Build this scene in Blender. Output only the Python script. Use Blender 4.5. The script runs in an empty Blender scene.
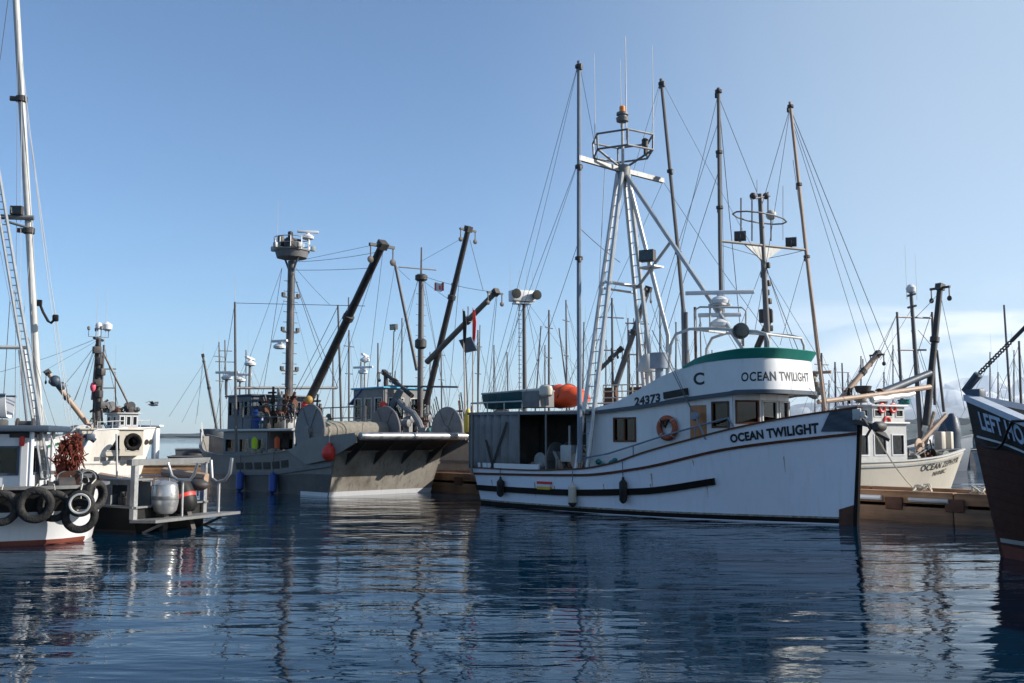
import bpy, bmesh, math, random
from mathutils import Vector as V, Matrix
random.seed(7)
S = bpy.context.scene
C = S.collection
R = math.radians
# ------------------------------------------------------------------ camera
H, F, CX, CY, HOR = 2.3, 1000.0, 512.0, 341.5, 438.0
PITCH = math.atan((HOR - CY) / F)
cam = bpy.data.cameras.new('camera')
cam.sensor_width = 36.0
cam.lens = 36.0 * F / 1024.0
cam.clip_start, cam.clip_end = 0.1, 80000.0
camo = bpy.data.objects.new('camera', cam)
C.objects.link(camo)
camo.location = (0, 0, H)
camo.rotation_euler = (math.pi / 2 + PITCH, 0, 0)
S.camera = camo
# ------------------------------------------------------------------ sky, sun, exposure
SUN_AZ, SUN_EL = R(92), R(27)
SUN = V((math.sin(SUN_AZ) * math.cos(SUN_EL), math.cos(SUN_AZ) * math.cos(SUN_EL), math.sin(SUN_EL)))
wd = bpy.data.worlds.new('World'); S.world = wd; wd.use_nodes = True
wt = wd.node_tree; bg = wt.nodes['Background']
sky = wt.nodes.new('ShaderNodeTexSky'); sky.sky_type = 'NISHITA'; sky.sun_disc = False
sky.sun_elevation, sky.sun_rotation = SUN_EL, SUN_AZ
sky.air_density, sky.dust_density, sky.ozone_density = 0.8, 0.3, 4.9
bg.inputs['Strength'].default_value = 0.115
tc = wt.nodes.new('ShaderNodeTexCoord'); sp = wt.nodes.new('ShaderNodeSeparateXYZ')
wt.links.new(tc.outputs['Generated'], sp.inputs[0])
def wmath(op, a, b=None, c=None):
    n = wt.nodes.new('ShaderNodeMath'); n.operation = op
    for i, x in enumerate((a, b, c)):
        if x is None: continue
        if isinstance(x, (int, float)): n.inputs[i].default_value = x
        else: wt.links.new(x, n.inputs[i])
    return n.outputs[0]
def wramp(x, a, b):
    n = wt.nodes.new('ShaderNodeMapRange'); n.interpolation_type = 'SMOOTHSTEP'
    wt.links.new(x, n.inputs[0]); n.inputs[1].default_value = a; n.inputs[2].default_value = b
    return n.outputs[0]
cmap = wt.nodes.new('ShaderNodeMapping'); cmap.inputs['Scale'].default_value = (3.0, 3.0, 17.0)
wt.links.new(tc.outputs['Generated'], cmap.inputs[0])
cn = wt.nodes.new('ShaderNodeTexNoise'); cn.inputs['Scale'].default_value = 1.7; cn.inputs['Detail'].default_value = 7
cn.inputs['Distortion'].default_value = 0.6
wt.links.new(cmap.outputs[0], cn.inputs['Vector'])
az = wramp(sp.outputs['X'], 0.14, 0.42)
el = wmath('MULTIPLY', wramp(sp.outputs['Z'], 0.158, 0.075), wramp(sp.outputs['Z'], 0.0, 0.02))
cl = wmath('MULTIPLY', wmath('MULTIPLY', wramp(cn.outputs[0], 0.36, 0.60), az), el)
cl = wmath('MULTIPLY', cl, 0.95)
cmix = wt.nodes.new('ShaderNodeMixRGB'); cmix.inputs[2].default_value = (6.6, 6.8, 7.1, 1)
wt.links.new(cl, cmix.inputs[0]); wt.links.new(sky.outputs[0], cmix.inputs[1])
veil = wt.nodes.new('ShaderNodeMixRGB'); veil.inputs[2].default_value = (3.2, 3.85, 4.25, 1)   # thin high cirrus towards the sun
vn = wt.nodes.new('ShaderNodeTexNoise'); vn.inputs['Scale'].default_value = 2.2; vn.inputs['Detail'].default_value = 5
wt.links.new(tc.outputs['Generated'], vn.inputs['Vector'])
vf = wmath('MULTIPLY', wmath('MULTIPLY', wramp(sp.outputs['X'], -0.08, 0.47), 0.5), wmath('MULTIPLY_ADD', vn.outputs[0], 0.5, 0.75))
bal = wt.nodes.new('ShaderNodeMixRGB'); bal.blend_type = 'MULTIPLY'; bal.inputs[0].default_value = 1.0; bal.inputs[2].default_value = (1.0, 1.025, 0.965, 1)
wt.links.new(sky.outputs[0], bal.inputs[1])
wt.links.new(vf, veil.inputs[0]); wt.links.new(bal.outputs[0], veil.inputs[1]); wt.links.new(veil.outputs[0], cmix.inputs[1])
wt.links.new(cmix.outputs[0], bg.inputs['Color'])
sl = bpy.data.lights.new('sun', 'SUN'); sl.energy = 5.0; sl.angle = R(0.5); sl.color = (1.0, 0.93, 0.82)
so = bpy.data.objects.new('sun', sl); C.objects.link(so)
so.rotation_euler = SUN.to_track_quat('Z', 'Y').to_euler(); so.location = (40, -20, 60)
S.view_settings.view_transform = 'Standard'; S.view_settings.look = 'None'
S.view_settings.exposure = 0.7; S.view_settings.gamma = 1.0
S.cycles.use_denoising = True
S.cycles.volume_bounces = 2; S.cycles.max_bounces = 8; S.cycles.transparent_max_bounces = 12

# ------------------------------------------------------------------ helpers
def ray(px, py):
    a, b = (px - CX) / F, (CY - py) / F
    return V((a, math.cos(PITCH) - b * math.sin(PITCH), math.sin(PITCH) + b * math.cos(PITCH)))
def at(px, py, Y):
    r = ray(px, py); return V((0, 0, H)) + r * (Y / r.y)
def atz(px, py, z):
    r = ray(px, py); return V((0, 0, H)) + r * ((z - H) / r.z)
def lerp(a, b, t): return a + (b - a) * t
def curve(*pts):
    xs = [p[0] for p in pts]; ys = [p[1] for p in pts]; n = len(xs)
    d = [(ys[i + 1] - ys[i]) / (xs[i + 1] - xs[i]) for i in range(n - 1)]
    m = [d[0]] + [0 if d[i - 1] * d[i] <= 0 else 2 * d[i - 1] * d[i] / (d[i - 1] + d[i]) for i in range(1, n - 1)] + [d[-1]]
    def f(x):
        if x <= xs[0]: return ys[0]
        if x >= xs[-1]: return ys[-1]
        i = max(k for k in range(n - 1) if xs[k] <= x)
        h = xs[i + 1] - xs[i]; t = (x - xs[i]) / h
        return ((2*t**3 - 3*t*t + 1) * ys[i] + (t**3 - 2*t*t + t) * h * m[i] + (3*t*t - 2*t**3) * ys[i + 1] + (t**3 - t*t) * h * m[i + 1])
    return f

MATS = {}
def mat(name, rgb, rough=0.55, metal=0.0, dirt=0.25, scale=2.5, streak=0.0, dcol=None, bump=0.0, spec=0.5):
    m = bpy.data.materials.new(name); m.use_nodes = True
    t = m.node_tree; b = t.nodes['Principled BSDF']
    b.inputs['Roughness'].default_value = rough; b.inputs['Metallic'].default_value = metal
    b.inputs['Specular IOR Level'].default_value = spec
    co = t.nodes.new('ShaderNodeTexCoord')
    n = t.nodes.new('ShaderNodeTexNoise'); n.inputs['Scale'].default_value = scale; n.inputs['Detail'].default_value = 6; n.inputs['Roughness'].default_value = 0.65
    t.links.new(co.outputs['Object'], n.inputs['Vector'])
    r = t.nodes.new('ShaderNodeMapRange'); r.inputs[1].default_value = 0.42; r.inputs[2].default_value = 0.72
    r.inputs[4].default_value = dirt
    t.links.new(n.outputs[0], r.inputs[0])
    fac = r.outputs[0]
    if streak:
        mp = t.nodes.new('ShaderNodeMapping'); mp.inputs['Scale'].default_value = (5, 5, 0.35)
        t.links.new(co.outputs['Object'], mp.inputs[0])
        n2 = t.nodes.new('ShaderNodeTexNoise'); n2.inputs['Scale'].default_value = 1.6; n2.inputs['Detail'].default_value = 5
        t.links.new(mp.outputs[0], n2.inputs['Vector'])
        r2 = t.nodes.new('ShaderNodeMapRange'); r2.inputs[1].default_value = 0.5; r2.inputs[2].default_value = 0.75; r2.inputs[4].default_value = streak
        t.links.new(n2.outputs[0], r2.inputs[0])
        a = t.nodes.new('ShaderNodeMath'); a.operation = 'MAXIMUM'
        t.links.new(fac, a.inputs[0]); t.links.new(r2.outputs[0], a.inputs[1]); fac = a.outputs[0]
    mx = t.nodes.new('ShaderNodeMixRGB')
    mx.inputs[1].default_value = (*rgb, 1)
    mx.inputs[2].default_value = (*(dcol or tuple(c * 0.35 for c in rgb)), 1)
    t.links.new(fac, mx.inputs[0]); t.links.new(mx.outputs[0], b.inputs['Base Color'])
    n3 = t.nodes.new('ShaderNodeTexNoise'); n3.inputs['Scale'].default_value = scale * 6
    t.links.new(co.outputs['Object'], n3.inputs['Vector'])
    r3 = t.nodes.new('ShaderNodeMapRange'); r3.inputs[3].default_value = max(0.02, rough - 0.12); r3.inputs[4].default_value = min(1, rough + 0.15)
    t.links.new(n3.outputs[0], r3.inputs[0]); t.links.new(r3.outputs[0], b.inputs['Roughness'])
    if bump:
        bp = t.nodes.new('ShaderNodeBump'); bp.inputs['Strength'].default_value = bump; bp.inputs['Distance'].default_value = 0.03
        t.links.new(n3.outputs[0], bp.inputs['Height']); t.links.new(bp.outputs[0], b.inputs['Normal'])
    MATS[name] = m
    return m
def wood(name, a, b, rough=0.75, scale=1.0, axis=0):
    m = bpy.data.materials.new(name); m.use_nodes = True
    t = m.node_tree; p = t.nodes['Principled BSDF']; p.inputs['Roughness'].default_value = rough
    co = t.nodes.new('ShaderNodeTexCoord'); mp = t.nodes.new('ShaderNodeMapping')
    sc = [9, 9, 9]; sc[axis] = 0.5; mp.inputs['Scale'].default_value = [s * scale for s in sc]
    t.links.new(co.outputs['Object'], mp.inputs[0])
    n = t.nodes.new('ShaderNodeTexNoise'); n.inputs['Scale'].default_value = 1; n.inputs['Detail'].default_value = 7; n.inputs['Roughness'].default_value = 0.7
    t.links.new(mp.outputs[0], n.inputs['Vector'])
    n2 = t.nodes.new('ShaderNodeTexNoise'); n2.inputs['Scale'].default_value = 0.9; n2.inputs['Detail'].default_value = 4
    t.links.new(co.outputs['Object'], n2.inputs['Vector'])
    ad = t.nodes.new('ShaderNodeMath'); ad.operation = 'ADD'
    t.links.new(n.outputs[0], ad.inputs[0]); t.links.new(n2.outputs[0], ad.inputs[1])
    r = t.nodes.new('ShaderNodeMapRange'); r.inputs[1].default_value = 0.75; r.inputs[2].default_value = 1.25
    t.links.new(ad.outputs[0], r.inputs[0])
    mx = t.nodes.new('ShaderNodeMixRGB'); mx.inputs[1].default_value = (*a, 1); mx.inputs[2].default_value = (*b, 1)
    t.links.new(r.outputs[0], mx.inputs[0]); t.links.new(mx.outputs[0], p.inputs['Base Color'])
    bp = t.nodes.new('ShaderNodeBump'); bp.inputs['Strength'].default_value = 0.5; bp.inputs['Distance'].default_value = 0.02
    t.links.new(n.outputs[0], bp.inputs['Height']); t.links.new(bp.outputs[0], p.inputs['Normal'])
    MATS[name] = m
    return m
def glass(name, tint=(0.25, 0.3, 0.32)):
    m = bpy.data.materials.new(name); m.use_nodes = True
    t = m.node_tree; t.nodes.remove(t.nodes['Principled BSDF'])
    tr = t.nodes.new('ShaderNodeBsdfTransparent'); tr.inputs[0].default_value = (*tint, 1)
    gl = t.nodes.new('ShaderNodeBsdfGlossy'); gl.inputs['Roughness'].default_value = 0.02
    fr = t.nodes.new('ShaderNodeFresnel'); fr.inputs[0].default_value = 1.5
    ad = t.nodes.new('ShaderNodeMath'); ad.operation = 'ADD'; ad.inputs[1].default_value = 0.0
    t.links.new(fr.outputs[0], ad.inputs[0])
    mx = t.nodes.new('ShaderNodeMixShader')
    t.links.new(ad.outputs[0], mx.inputs[0]); t.links.new(tr.outputs[0], mx.inputs[1]); t.links.new(gl.outputs[0], mx.inputs[2])
    t.links.new(mx.outputs[0], t.nodes['Material Output'].inputs[0])
    MATS[name] = m
    return m
def planks(m, pitch=0.17, st=0.25):
    t = m.node_tree; p = t.nodes['Principled BSDF']; co = t.nodes.new('ShaderNodeTexCoord'); sx = t.nodes.new('ShaderNodeSeparateXYZ'); t.links.new(co.outputs['Object'], sx.inputs[0])
    n = t.nodes.new('ShaderNodeTexNoise'); n.inputs['Scale'].default_value = 0.6; t.links.new(co.outputs['Object'], n.inputs['Vector'])
    # seams follow the sheer: they rise towards the bow
    q = t.nodes.new('ShaderNodeMath'); q.operation = 'MULTIPLY'; t.links.new(sx.outputs['X'], q.inputs[0]); t.links.new(sx.outputs['X'], q.inputs[1])
    a = t.nodes.new('ShaderNodeMath'); a.operation = 'MULTIPLY_ADD'; a.inputs[1].default_value = -0.006; t.links.new(q.outputs[0], a.inputs[0]); t.links.new(sx.outputs['Z'], a.inputs[2])
    d = t.nodes.new('ShaderNodeMath'); d.operation = 'DIVIDE'; d.inputs[1].default_value = pitch; t.links.new(a.outputs[0], d.inputs[0])
    f = t.nodes.new('ShaderNodeMath'); f.operation = 'FRACT'; t.links.new(d.outputs[0], f.inputs[0])
    r = t.nodes.new('ShaderNodeMapRange'); r.inputs[1].default_value = 0.0; r.inputs[2].default_value = 0.07; t.links.new(f.outputs[0], r.inputs[0])
    k = t.nodes.new('ShaderNodeMath'); k.operation = 'MULTIPLY_ADD'; k.inputs[1].default_value = 0.6; t.links.new(n.outputs[0], k.inputs[0]); t.links.new(r.outputs[0], k.inputs[2])
    b = t.nodes.new('ShaderNodeBump'); b.inputs['Strength'].default_value = st; b.inputs['Distance'].default_value = 0.02; t.links.new(k.outputs[0], b.inputs['Height']); t.links.new(b.outputs[0], p.inputs['Normal'])
M_white = mat('white_paint', (0.60, 0.61, 0.63), 0.4, dirt=0.12, streak=0.18, scale=1.2)
M_ohull = mat('white_hull_paint', (0.66, 0.70, 0.79), 0.33, dirt=0.10, streak=0.22, scale=0.8, dcol=(0.42, 0.38, 0.32))
planks(M_ohull, .19, .10)
M_cream = mat('cream_paint', (0.50, 0.46, 0.39), 0.45, dirt=0.25, streak=0.35, scale=1.0, dcol=(0.40, 0.33, 0.25))
M_slate = mat('slate_blue_paint', (0.035, 0.055, 0.085), 0.5, dirt=0.3)
M_teal = mat('teal_paint', (0.014, 0.20, 0.165), 0.45, dirt=0.25)
M_black = mat('black_rubber', (0.016, 0.016, 0.017), 0.7, dirt=0.8, scale=4, dcol=(0.06, 0.056, 0.05), bump=0.6, spec=0.25)
M_blackp = mat('black_paint', (0.011, 0.011, 0.012), 0.5, dirt=0.3, dcol=(0.04, 0.036, 0.03), spec=0.25)
M_alu = mat('aluminium', (0.42, 0.43, 0.44), 0.45, 0.8, dirt=0.3, scale=3)
M_dalu = mat('weathered_aluminium', (0.22, 0.225, 0.23), 0.55, 0.6, dirt=0.5, scale=2, streak=0.5)
M_grey = mat('grey_paint', (0.15, 0.15, 0.155), 0.55, dirt=0.4, streak=0.4)
M_lgrey = mat('light_grey_paint', (0.45, 0.45, 0.44), 0.5, dirt=0.35, streak=0.3)
M_hull2 = mat('black_stained_shade_hull', (0.03, 0.03, 0.032), 0.5, dirt=0.5, streak=0.6, scale=1.0, dcol=(0.10, 0.085, 0.07))  # black stained paint with the hull's shade mixed into the colour
M_steel = mat('grey_steel_hull', (0.18, 0.172, 0.162), 0.55, dirt=0.45, streak=0.6, scale=1.1, dcol=(0.10, 0.08, 0.06))
M_stern = mat('stained_stern', (0.26, 0.24, 0.21), 0.5, dirt=0.75, streak=0.9, scale=1.0, dcol=(0.075, 0.055, 0.035))
M_dark = mat('dark_machinery', (0.035, 0.035, 0.037), 0.6, dirt=0.5, scale=5, dcol=(0.09, 0.06, 0.045))
M_boom = mat('dark_boom_paint', (0.016, 0.016, 0.018), 0.5, dirt=0.4, dcol=(0.09, 0.07, 0.06))
M_brown = mat('brown_trim', (0.09, 0.03, 0.014), 0.5, dirt=0.3, spec=0.25)
M_strake = mat('black_strake', (0.008, 0.007, 0.007), 0.65, dirt=0.3, dcol=(.02, .015, .012), spec=0.15)
M_bottom = mat('red_bottom_paint', (0.16, 0.035, 0.02), 0.6, dirt=0.5)
M_dbottom = mat('dark_bottom_paint', (0.03, 0.022, 0.02), 0.6, dirt=0.5)
M_rust = mat('rusty_iron', (0.09, 0.035, 0.02), 0.8, dirt=0.6, scale=5)
M_orange = mat('orange_cover', (0.62, 0.07, 0.015), 0.55, dirt=0.2)
M_red = mat('red_plastic', (0.55, 0.03, 0.02), 0.5, dirt=0.2)
M_blue = mat('blue_plastic', (0.015, 0.06, 0.28), 0.45, dirt=0.25)
M_cyan = mat('cyan_tarp', (0.05, 0.35, 0.55), 0.6, dirt=0.25)
M_yellow = mat('yellow_plastic', (0.62, 0.40, 0.03), 0.5, dirt=0.25)
M_neon = mat('hi_vis_cloth', (0.45, 0.65, 0.02), 0.7, dirt=0.15)
M_amber = mat('amber_lens', (0.75, 0.22, 0.01), 0.3, dirt=0.05)
M_wire = mat('wire_rope', (0.10, 0.10, 0.11), 0.5, 0.3, dirt=0.3)
M_rope = mat('pale_rope', (0.50, 0.46, 0.38), 0.8, dirt=0.3, scale=9)
M_pole = mat('grey_pole', (0.10, 0.095, 0.095), 0.5, 0.1, dirt=0.4, scale=1.5, dcol=(0.06, 0.055, 0.055))
M_bluepole = mat('blue_grey_pole', (0.16, 0.20, 0.26), 0.5, dirt=0.4)
M_tan = mat('tan_spar', (0.36, 0.25, 0.18), 0.6, dirt=0.35)
M_canvas = mat('grey_canvas', (0.19, 0.19, 0.195), 0.8, dirt=0.45, streak=0.5, scale=1.5)
M_net = mat('pale_net', (0.24, 0.22, 0.185), 0.9, dirt=0.5, scale=12, bump=0.8)
M_tealnet = mat('teal_net', (0.03, 0.22, 0.22), 0.9, dirt=0.5, scale=14, bump=0.8)
M_rednet = mat('rust_red_net', (0.14, 0.024, 0.012), 0.9, dirt=0.6, scale=10, bump=0.8)
M_ink = mat('black_lettering', (0.012, 0.013, 0.018), 0.6, dirt=0.15)
M_pale = mat('pale_blue_lettering', (0.42, 0.52, 0.66), 0.6, dirt=0.2)
M_hook = mat('brown_hull_paint', (0.06, 0.019, 0.011), 0.45, dirt=0.5, streak=0.45, scale=1.2, spec=0.2)
M_door = wood('varnished_wood', (0.26, 0.085, 0.022), (0.42, 0.16, 0.045), 0.4, 1.0, 2)
M_timber = wood('wet_timber', (0.10, 0.042, 0.018), (0.40, 0.22, 0.11), 0.75, 0.6, 0)
M_wet = wood('algae_wet_timber', (0.045, 0.026, 0.014), (0.20, 0.105, 0.05), 0.6, 0.8, 0)
M_plank = wood('dock_plank', (0.13, 0.10, 0.075), (0.30, 0.24, 0.18), 0.8, 0.8, 1)
M_glass = glass('dark_window_glass', (0.10, 0.11, 0.12))
M_clear = glass('pale_window_glass', (0.6, 0.68, 0.7))
M_deck = mat('deck_paint', (0.20, 0.19, 0.18), 0.7, dirt=0.5)
planks(M_hook, .2)
M_wbhull = mat('sunlit_white_hull', (0.62, 0.60, 0.56), 0.5, dirt=0.35, streak=0.5, scale=0.8, dcol=(0.35, 0.28, 0.2))
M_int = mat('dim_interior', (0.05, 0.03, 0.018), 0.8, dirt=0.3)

XF = {}
def obj(name, me, parent=None):
    o = bpy.data.objects.new(name, me); C.objects.link(o)
    if parent is not None: o.parent = parent
    return o
def tag(o, label=None, cat=None, group=None, kind=None):
    if label: o['label'] = label
    if cat: o['category'] = cat
    if group: o['group'] = group
    if kind: o['kind'] = kind
    return o
def thing(name, label, cat, loc=(0, 0, 0), rz=0.0, group=None):
    o = obj(name, None); o.empty_display_size = 0.2
    o.location = loc; o.rotation_euler = (0, 0, rz)
    XF[o.name] = (Matrix.Translation(V(loc)) @ Matrix.Rotation(rz, 4, 'Z'))
    return tag(o, label, cat, group)
def copy_tree(o, parent=None):
    c = o.copy(); C.objects.link(c); c.parent = parent
    for ch in [x for x in C.objects if x.parent == o]: copy_tree(ch, c)
    return c

class MB:
    """collects shapes, becomes one mesh"""
    def __init__(s): s.bm = bmesh.new(); s.mi = 0
    def face(s, vs):
        try:
            f = s.bm.faces.new(vs); f.material_index = s.mi; return f
        except ValueError: return None
    def poly(s, pts): return s.face([s.bm.verts.new(p) for p in pts])
    def box(s, c, d, rz=0.0, ry=0.0, rx=0.0, bev=0.0):
        m = Matrix.Translation(V(c)) @ Matrix.Rotation(rz, 4, 'Z') @ Matrix.Rotation(ry, 4, 'Y') @ Matrix.Rotation(rx, 4, 'X')
        vs = [s.bm.verts.new(m @ V((x * d[0] / 2, y * d[1] / 2, z * d[2] / 2))) for x in (-1, 1) for y in (-1, 1) for z in (-1, 1)]
        fs = [s.face([vs[i] for i in q]) for q in ((0, 1, 3, 2), (4, 6, 7, 5), (0, 4, 5, 1), (2, 3, 7, 6), (0, 2, 6, 4), (1, 5, 7, 3))]
        if bev:
            es = list({e for f in fs for e in f.edges})
            bmesh.ops.bevel(s.bm, geom=es, offset=bev, segments=2, affect='EDGES', profile=0.5)
        return s
    def bar(s, a, b, w, h, up=V((0, 0, 1))):
        a, b = V(a), V(b); d = (b - a).normalized()
        x = d.cross(up)
        if x.length < 1e-4: x = d.cross(V((1, 0, 0)))
        x.normalize(); y = x.cross(d).normalized()
        q = [(-1, -1), (1, -1), (1, 1), (-1, 1)]
        r0 = [s.bm.verts.new(a + x * i * w / 2 + y * j * h / 2) for i, j in q]
        r1 = [s.bm.verts.new(b + x * i * w / 2 + y * j * h / 2) for i, j in q]
        for i in range(4): s.face([r0[i], r0[(i + 1) % 4], r1[(i + 1) % 4], r1[i]])
        s.face(r0[::-1]); s.face(r1); return s
    def tube(s, pts, r, r2=None, n=8, cap=True, closed=False):
        pts = [V(p) for p in pts]; k = len(pts); rings = []
        prev = None
        for i, p in enumerate(pts):
            if closed: d = pts[(i + 1) % k] - pts[i - 1]
            else: d = pts[min(i + 1, k - 1)] - pts[max(i - 1, 0)]
            d.normalize()
            if prev is None:
                x = d.cross(V((0, 0, 1)))
                if x.length < 1e-3: x = d.cross(V((1, 0, 0)))
            else: x = prev - d * prev.dot(d)
            x.normalize(); prev = x; y = d.cross(x)
            rr = r if r2 is None else lerp(r, r2, i / max(1, k - 1))
            rings.append([s.bm.verts.new(p + (x * math.cos(a) + y * math.sin(a)) * rr) for a in [2 * math.pi * j / n for j in range(n)]])
        rr = rings + ([rings[0]] if closed else [])
        for a, b in zip(rr, rr[1:]):
            for j in range(n): s.face([a[j], a[(j + 1) % n], b[(j + 1) % n], b[j]])
        if cap and not closed: s.face(rings[0][::-1]); s.face(rings[-1])
        return s
    def lathe(s, c, ax, prof, n=16, cap=True):
        """prof: (distance along axis, radius)"""
        c, ax = V(c), V(ax).normalized()
        x = ax.cross(V((0, 0, 1)))
        if x.length < 1e-3: x = V((1, 0, 0))
        x.normalize(); y = ax.cross(x); rings = []
        for h, r in prof:
            rings.append([s.bm.verts.new(c + ax * h + (x * math.cos(a) + y * math.sin(a)) * max(r, 1e-4)) for a in [2 * math.pi * j / n for j in range(n)]])
        for a, b in zip(rings, rings[1:]):
            for j in range(n): s.face([a[j], a[(j + 1) % n], b[(j + 1) % n], b[j]])
        if cap: s.face(rings[0][::-1]); s.face(rings[-1])
        return s
    def ball(s, c, r, sx=1, sy=1, sz=1, n=14):
        k = 9
        pr = [(-math.cos(math.pi * i / k), math.sin(math.pi * i / k)) for i in range(k + 1)]
        rings = [[s.bm.verts.new(V(c) + V((math.cos(a) * q * sx, math.sin(a) * q * sy, h * sz)) * r) for a in [2 * math.pi * j / n for j in range(n)]] for h, q in [(h, max(q, 1e-3)) for h, q in pr]]
        for a, b in zip(rings, rings[1:]):
            for j in range(n): s.face([a[j], a[(j + 1) % n], b[(j + 1) % n], b[j]])
        return s
    def torus(s, c, nrm, Rr, r, n=28, k=12, sq=1.0):
        c, ax = V(c), V(nrm).normalized()
        x = ax.cross(V((0, 0, 1)))
        if x.length < 1e-3: x = V((1, 0, 0))
        x.normalize(); y = ax.cross(x); rings = []
        for i in range(n):
            a = 2 * math.pi * i / n; d = x * math.cos(a) + y * math.sin(a)
            rings.append([s.bm.verts.new(c + d * (Rr + r * math.cos(b)) + ax * (r * sq * math.sin(b))) for b in [2 * math.pi * j / k for j in range(k)]])
        for i in range(n):
            a, b = rings[i], rings[(i + 1) % n]
            for j in range(k): s.face([a[j], a[(j + 1) % k], b[(j + 1) % k], b[j]])
        return s
    def loft(s, rings, closed=True, cap0=True, cap1=True, idx=None):
        rs = [[s.bm.verts.new(p) for p in r] for r in rings]
        for i, (a, b) in enumerate(zip(rs, rs[1:])):
            n = len(a)
            for j in range(n if closed else n - 1):
                f = s.face([a[j], a[(j + 1) % n], b[(j + 1) % n], b[j]])
                if f and idx: f.material_index = idx(i, j)
        if cap0: s.face(rs[0][::-1])
        if cap1: s.face(rs[-1])
        return s
    def plate(s, pts, th):
        """flat polygon given thickness vector"""
        th = V(th); a = [s.bm.verts.new(V(p)) for p in pts]; b = [s.bm.verts.new(V(p) + th) for p in pts]
        n = len(a); s.face(a[::-1]); s.face(b)
        for i in range(n): s.face([a[i], a[(i + 1) % n], b[(i + 1) % n], b[i]])
        return s
    def wall(s, p0, p1, z0, z1, holes=(), th=0.06):
        """upright wall from p0 to p1 (plan), with openings (s0,s1,za,zb)"""
        p0, p1 = V((p0[0], p0[1], 0)), V((p1[0], p1[1], 0)); L = (p1 - p0).length; d = (p1 - p0) / L
        rz = math.atan2(d.y, d.x)
        xs = sorted({0.0, L, *[h[0] for h in holes], *[h[1] for h in holes]}); zs = sorted({z0, z1, *[h[2] for h in holes], *[h[3] for h in holes]})
        for a, b in zip(xs, xs[1:]):
            for e, f in zip(zs, zs[1:]):
                mx, mz = (a + b) / 2, (e + f) / 2
                if any(h[0] < mx < h[1] and h[2] < mz < h[3] for h in holes): continue
                q = p0 + d * mx
                s.box((q.x, q.y, mz), (b - a, th, f - e), rz)
        return s
    def build(s, name, m=None, parent=None, world=False, label=None, smooth=40):
        bm = s.bm
        if world and parent is not None: bm.transform(XF[parent.name].inverted())
        bmesh.ops.recalc_face_normals(bm, faces=bm.faces[:])
        me = bpy.data.meshes.new(name); bm.to_mesh(me); bm.free()
        for x in (m if isinstance(m, (list, tuple)) else [m]):
            if x: me.materials.append(x)
        if smooth:
            for p in me.polygons: p.use_smooth = True
            me.set_sharp_from_angle(angle=R(smooth))
        o = obj(name, me, parent)
        if label: o['label'] = label
        return o
    def solo(s, name, m, label, cat, group=None, kind=None, smooth=40):
        """a top-level thing that is one mesh, built in world coordinates; origin at its base"""
        vs = [v.co for v in s.bm.verts]; k = len(vs)
        base = V((sum(v.x for v in vs) / k, sum(v.y for v in vs) / k, min(v.z for v in vs)))
        bmesh.ops.translate(s.bm, verts=s.bm.verts[:], vec=-base)
        o = s.build(name, m, None, smooth=smooth); o.location = base
        return tag(o, label, cat, group, kind)

def text_mesh(txt, bold=0.0, space=1.0):
    cu = bpy.data.curves.new('t', 'FONT'); cu.body = txt; cu.size = 1.0; cu.offset = bold; cu.space_character = space
    cu.resolution_u = 4
    o = bpy.data.objects.new('t', cu); C.objects.link(o)
    bpy.context.view_layer.update()
    me = bpy.data.meshes.new_from_object(o.evaluated_get(bpy.context.evaluated_depsgraph_get()))
    vs = [v.co.copy() for v in me.vertices]; fs = [list(p.vertices) for p in me.polygons]
    bpy.data.objects.remove(o); bpy.data.curves.remove(cu); bpy.data.meshes.remove(me)
    x0 = min(v.x for v in vs); x1 = max(v.x for v in vs); y0 = min(v.y for v in vs); y1 = max(v.y for v in vs)
    return [((v.x - x0) / (x1 - x0), (v.y - y0) / (y1 - y0)) for v in vs], fs
def lettering(fn, txt, m, parent, bold=0.03, space=1.0, label=None):
    vs, fs = text_mesh(txt, bold, space)
    mb = MB(); b = [mb.bm.verts.new(fn(x, y)) for x, y in vs]
    for f in fs: mb.face([b[i] for i in f])
    return mb.build('lettering', m, parent, smooth=0, label=label)

class Boat:
    """a boat's frame: x forward from the stern, y to port, z up from the waterline"""
    def __init__(s, name, label, o, ax, cat='boat', group=None):
        a = math.atan2(ax[1], ax[0])
        s.e = thing(name, label, cat, (o[0], o[1], 0), a, group)
        s.m = XF[s.e.name]; s.i = s.m.inverted(); s.k = {}
    def _r(s, px, py): return s.i @ V((0, 0, H)), s.i.to_3x3() @ ray(px, py)
    def pl(s, px, py, v): O, D = s._r(px, py); return O + D * ((v - O.y) / D.y)
    def st(s, px, py, u): O, D = s._r(px, py); return O + D * ((u - O.x) / D.x)
    def hz(s, px, py, z): O, D = s._r(px, py); return O + D * ((z - O.z) / D.z)
    def dp(s, px, py, Y): return s.i @ at(px, py, Y)
    def add(s, name, mb, m, parent=None, label=None, smooth=40): return mb.build(name, m, parent or s.e, label=label, smooth=smooth)
    def tube(s, name, pts, r, m, r2=None, parent=None, n=8): return s.add(name, MB().tube(pts, r, r2, n), m, parent)
    def wire(s, a, b, r=0.009, name='stay', m=None, sag=None):
        a, b = V(a), V(b); r *= random.uniform(.7, 1.25)
        if sag is None: sag = (b - a).length * random.choice((0, 0, .006, .012, .02))
        k = 8 if sag else 1
        pts = [a.lerp(b, i / k) - V((0, 0, sag * 4 * (i / k) * (1 - i / k))) for i in range(k + 1)]
        return s.add(name, MB().tube(pts, r, n=5), m or M_wire)
    def w(s, p): return s.m @ V(p)

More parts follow.
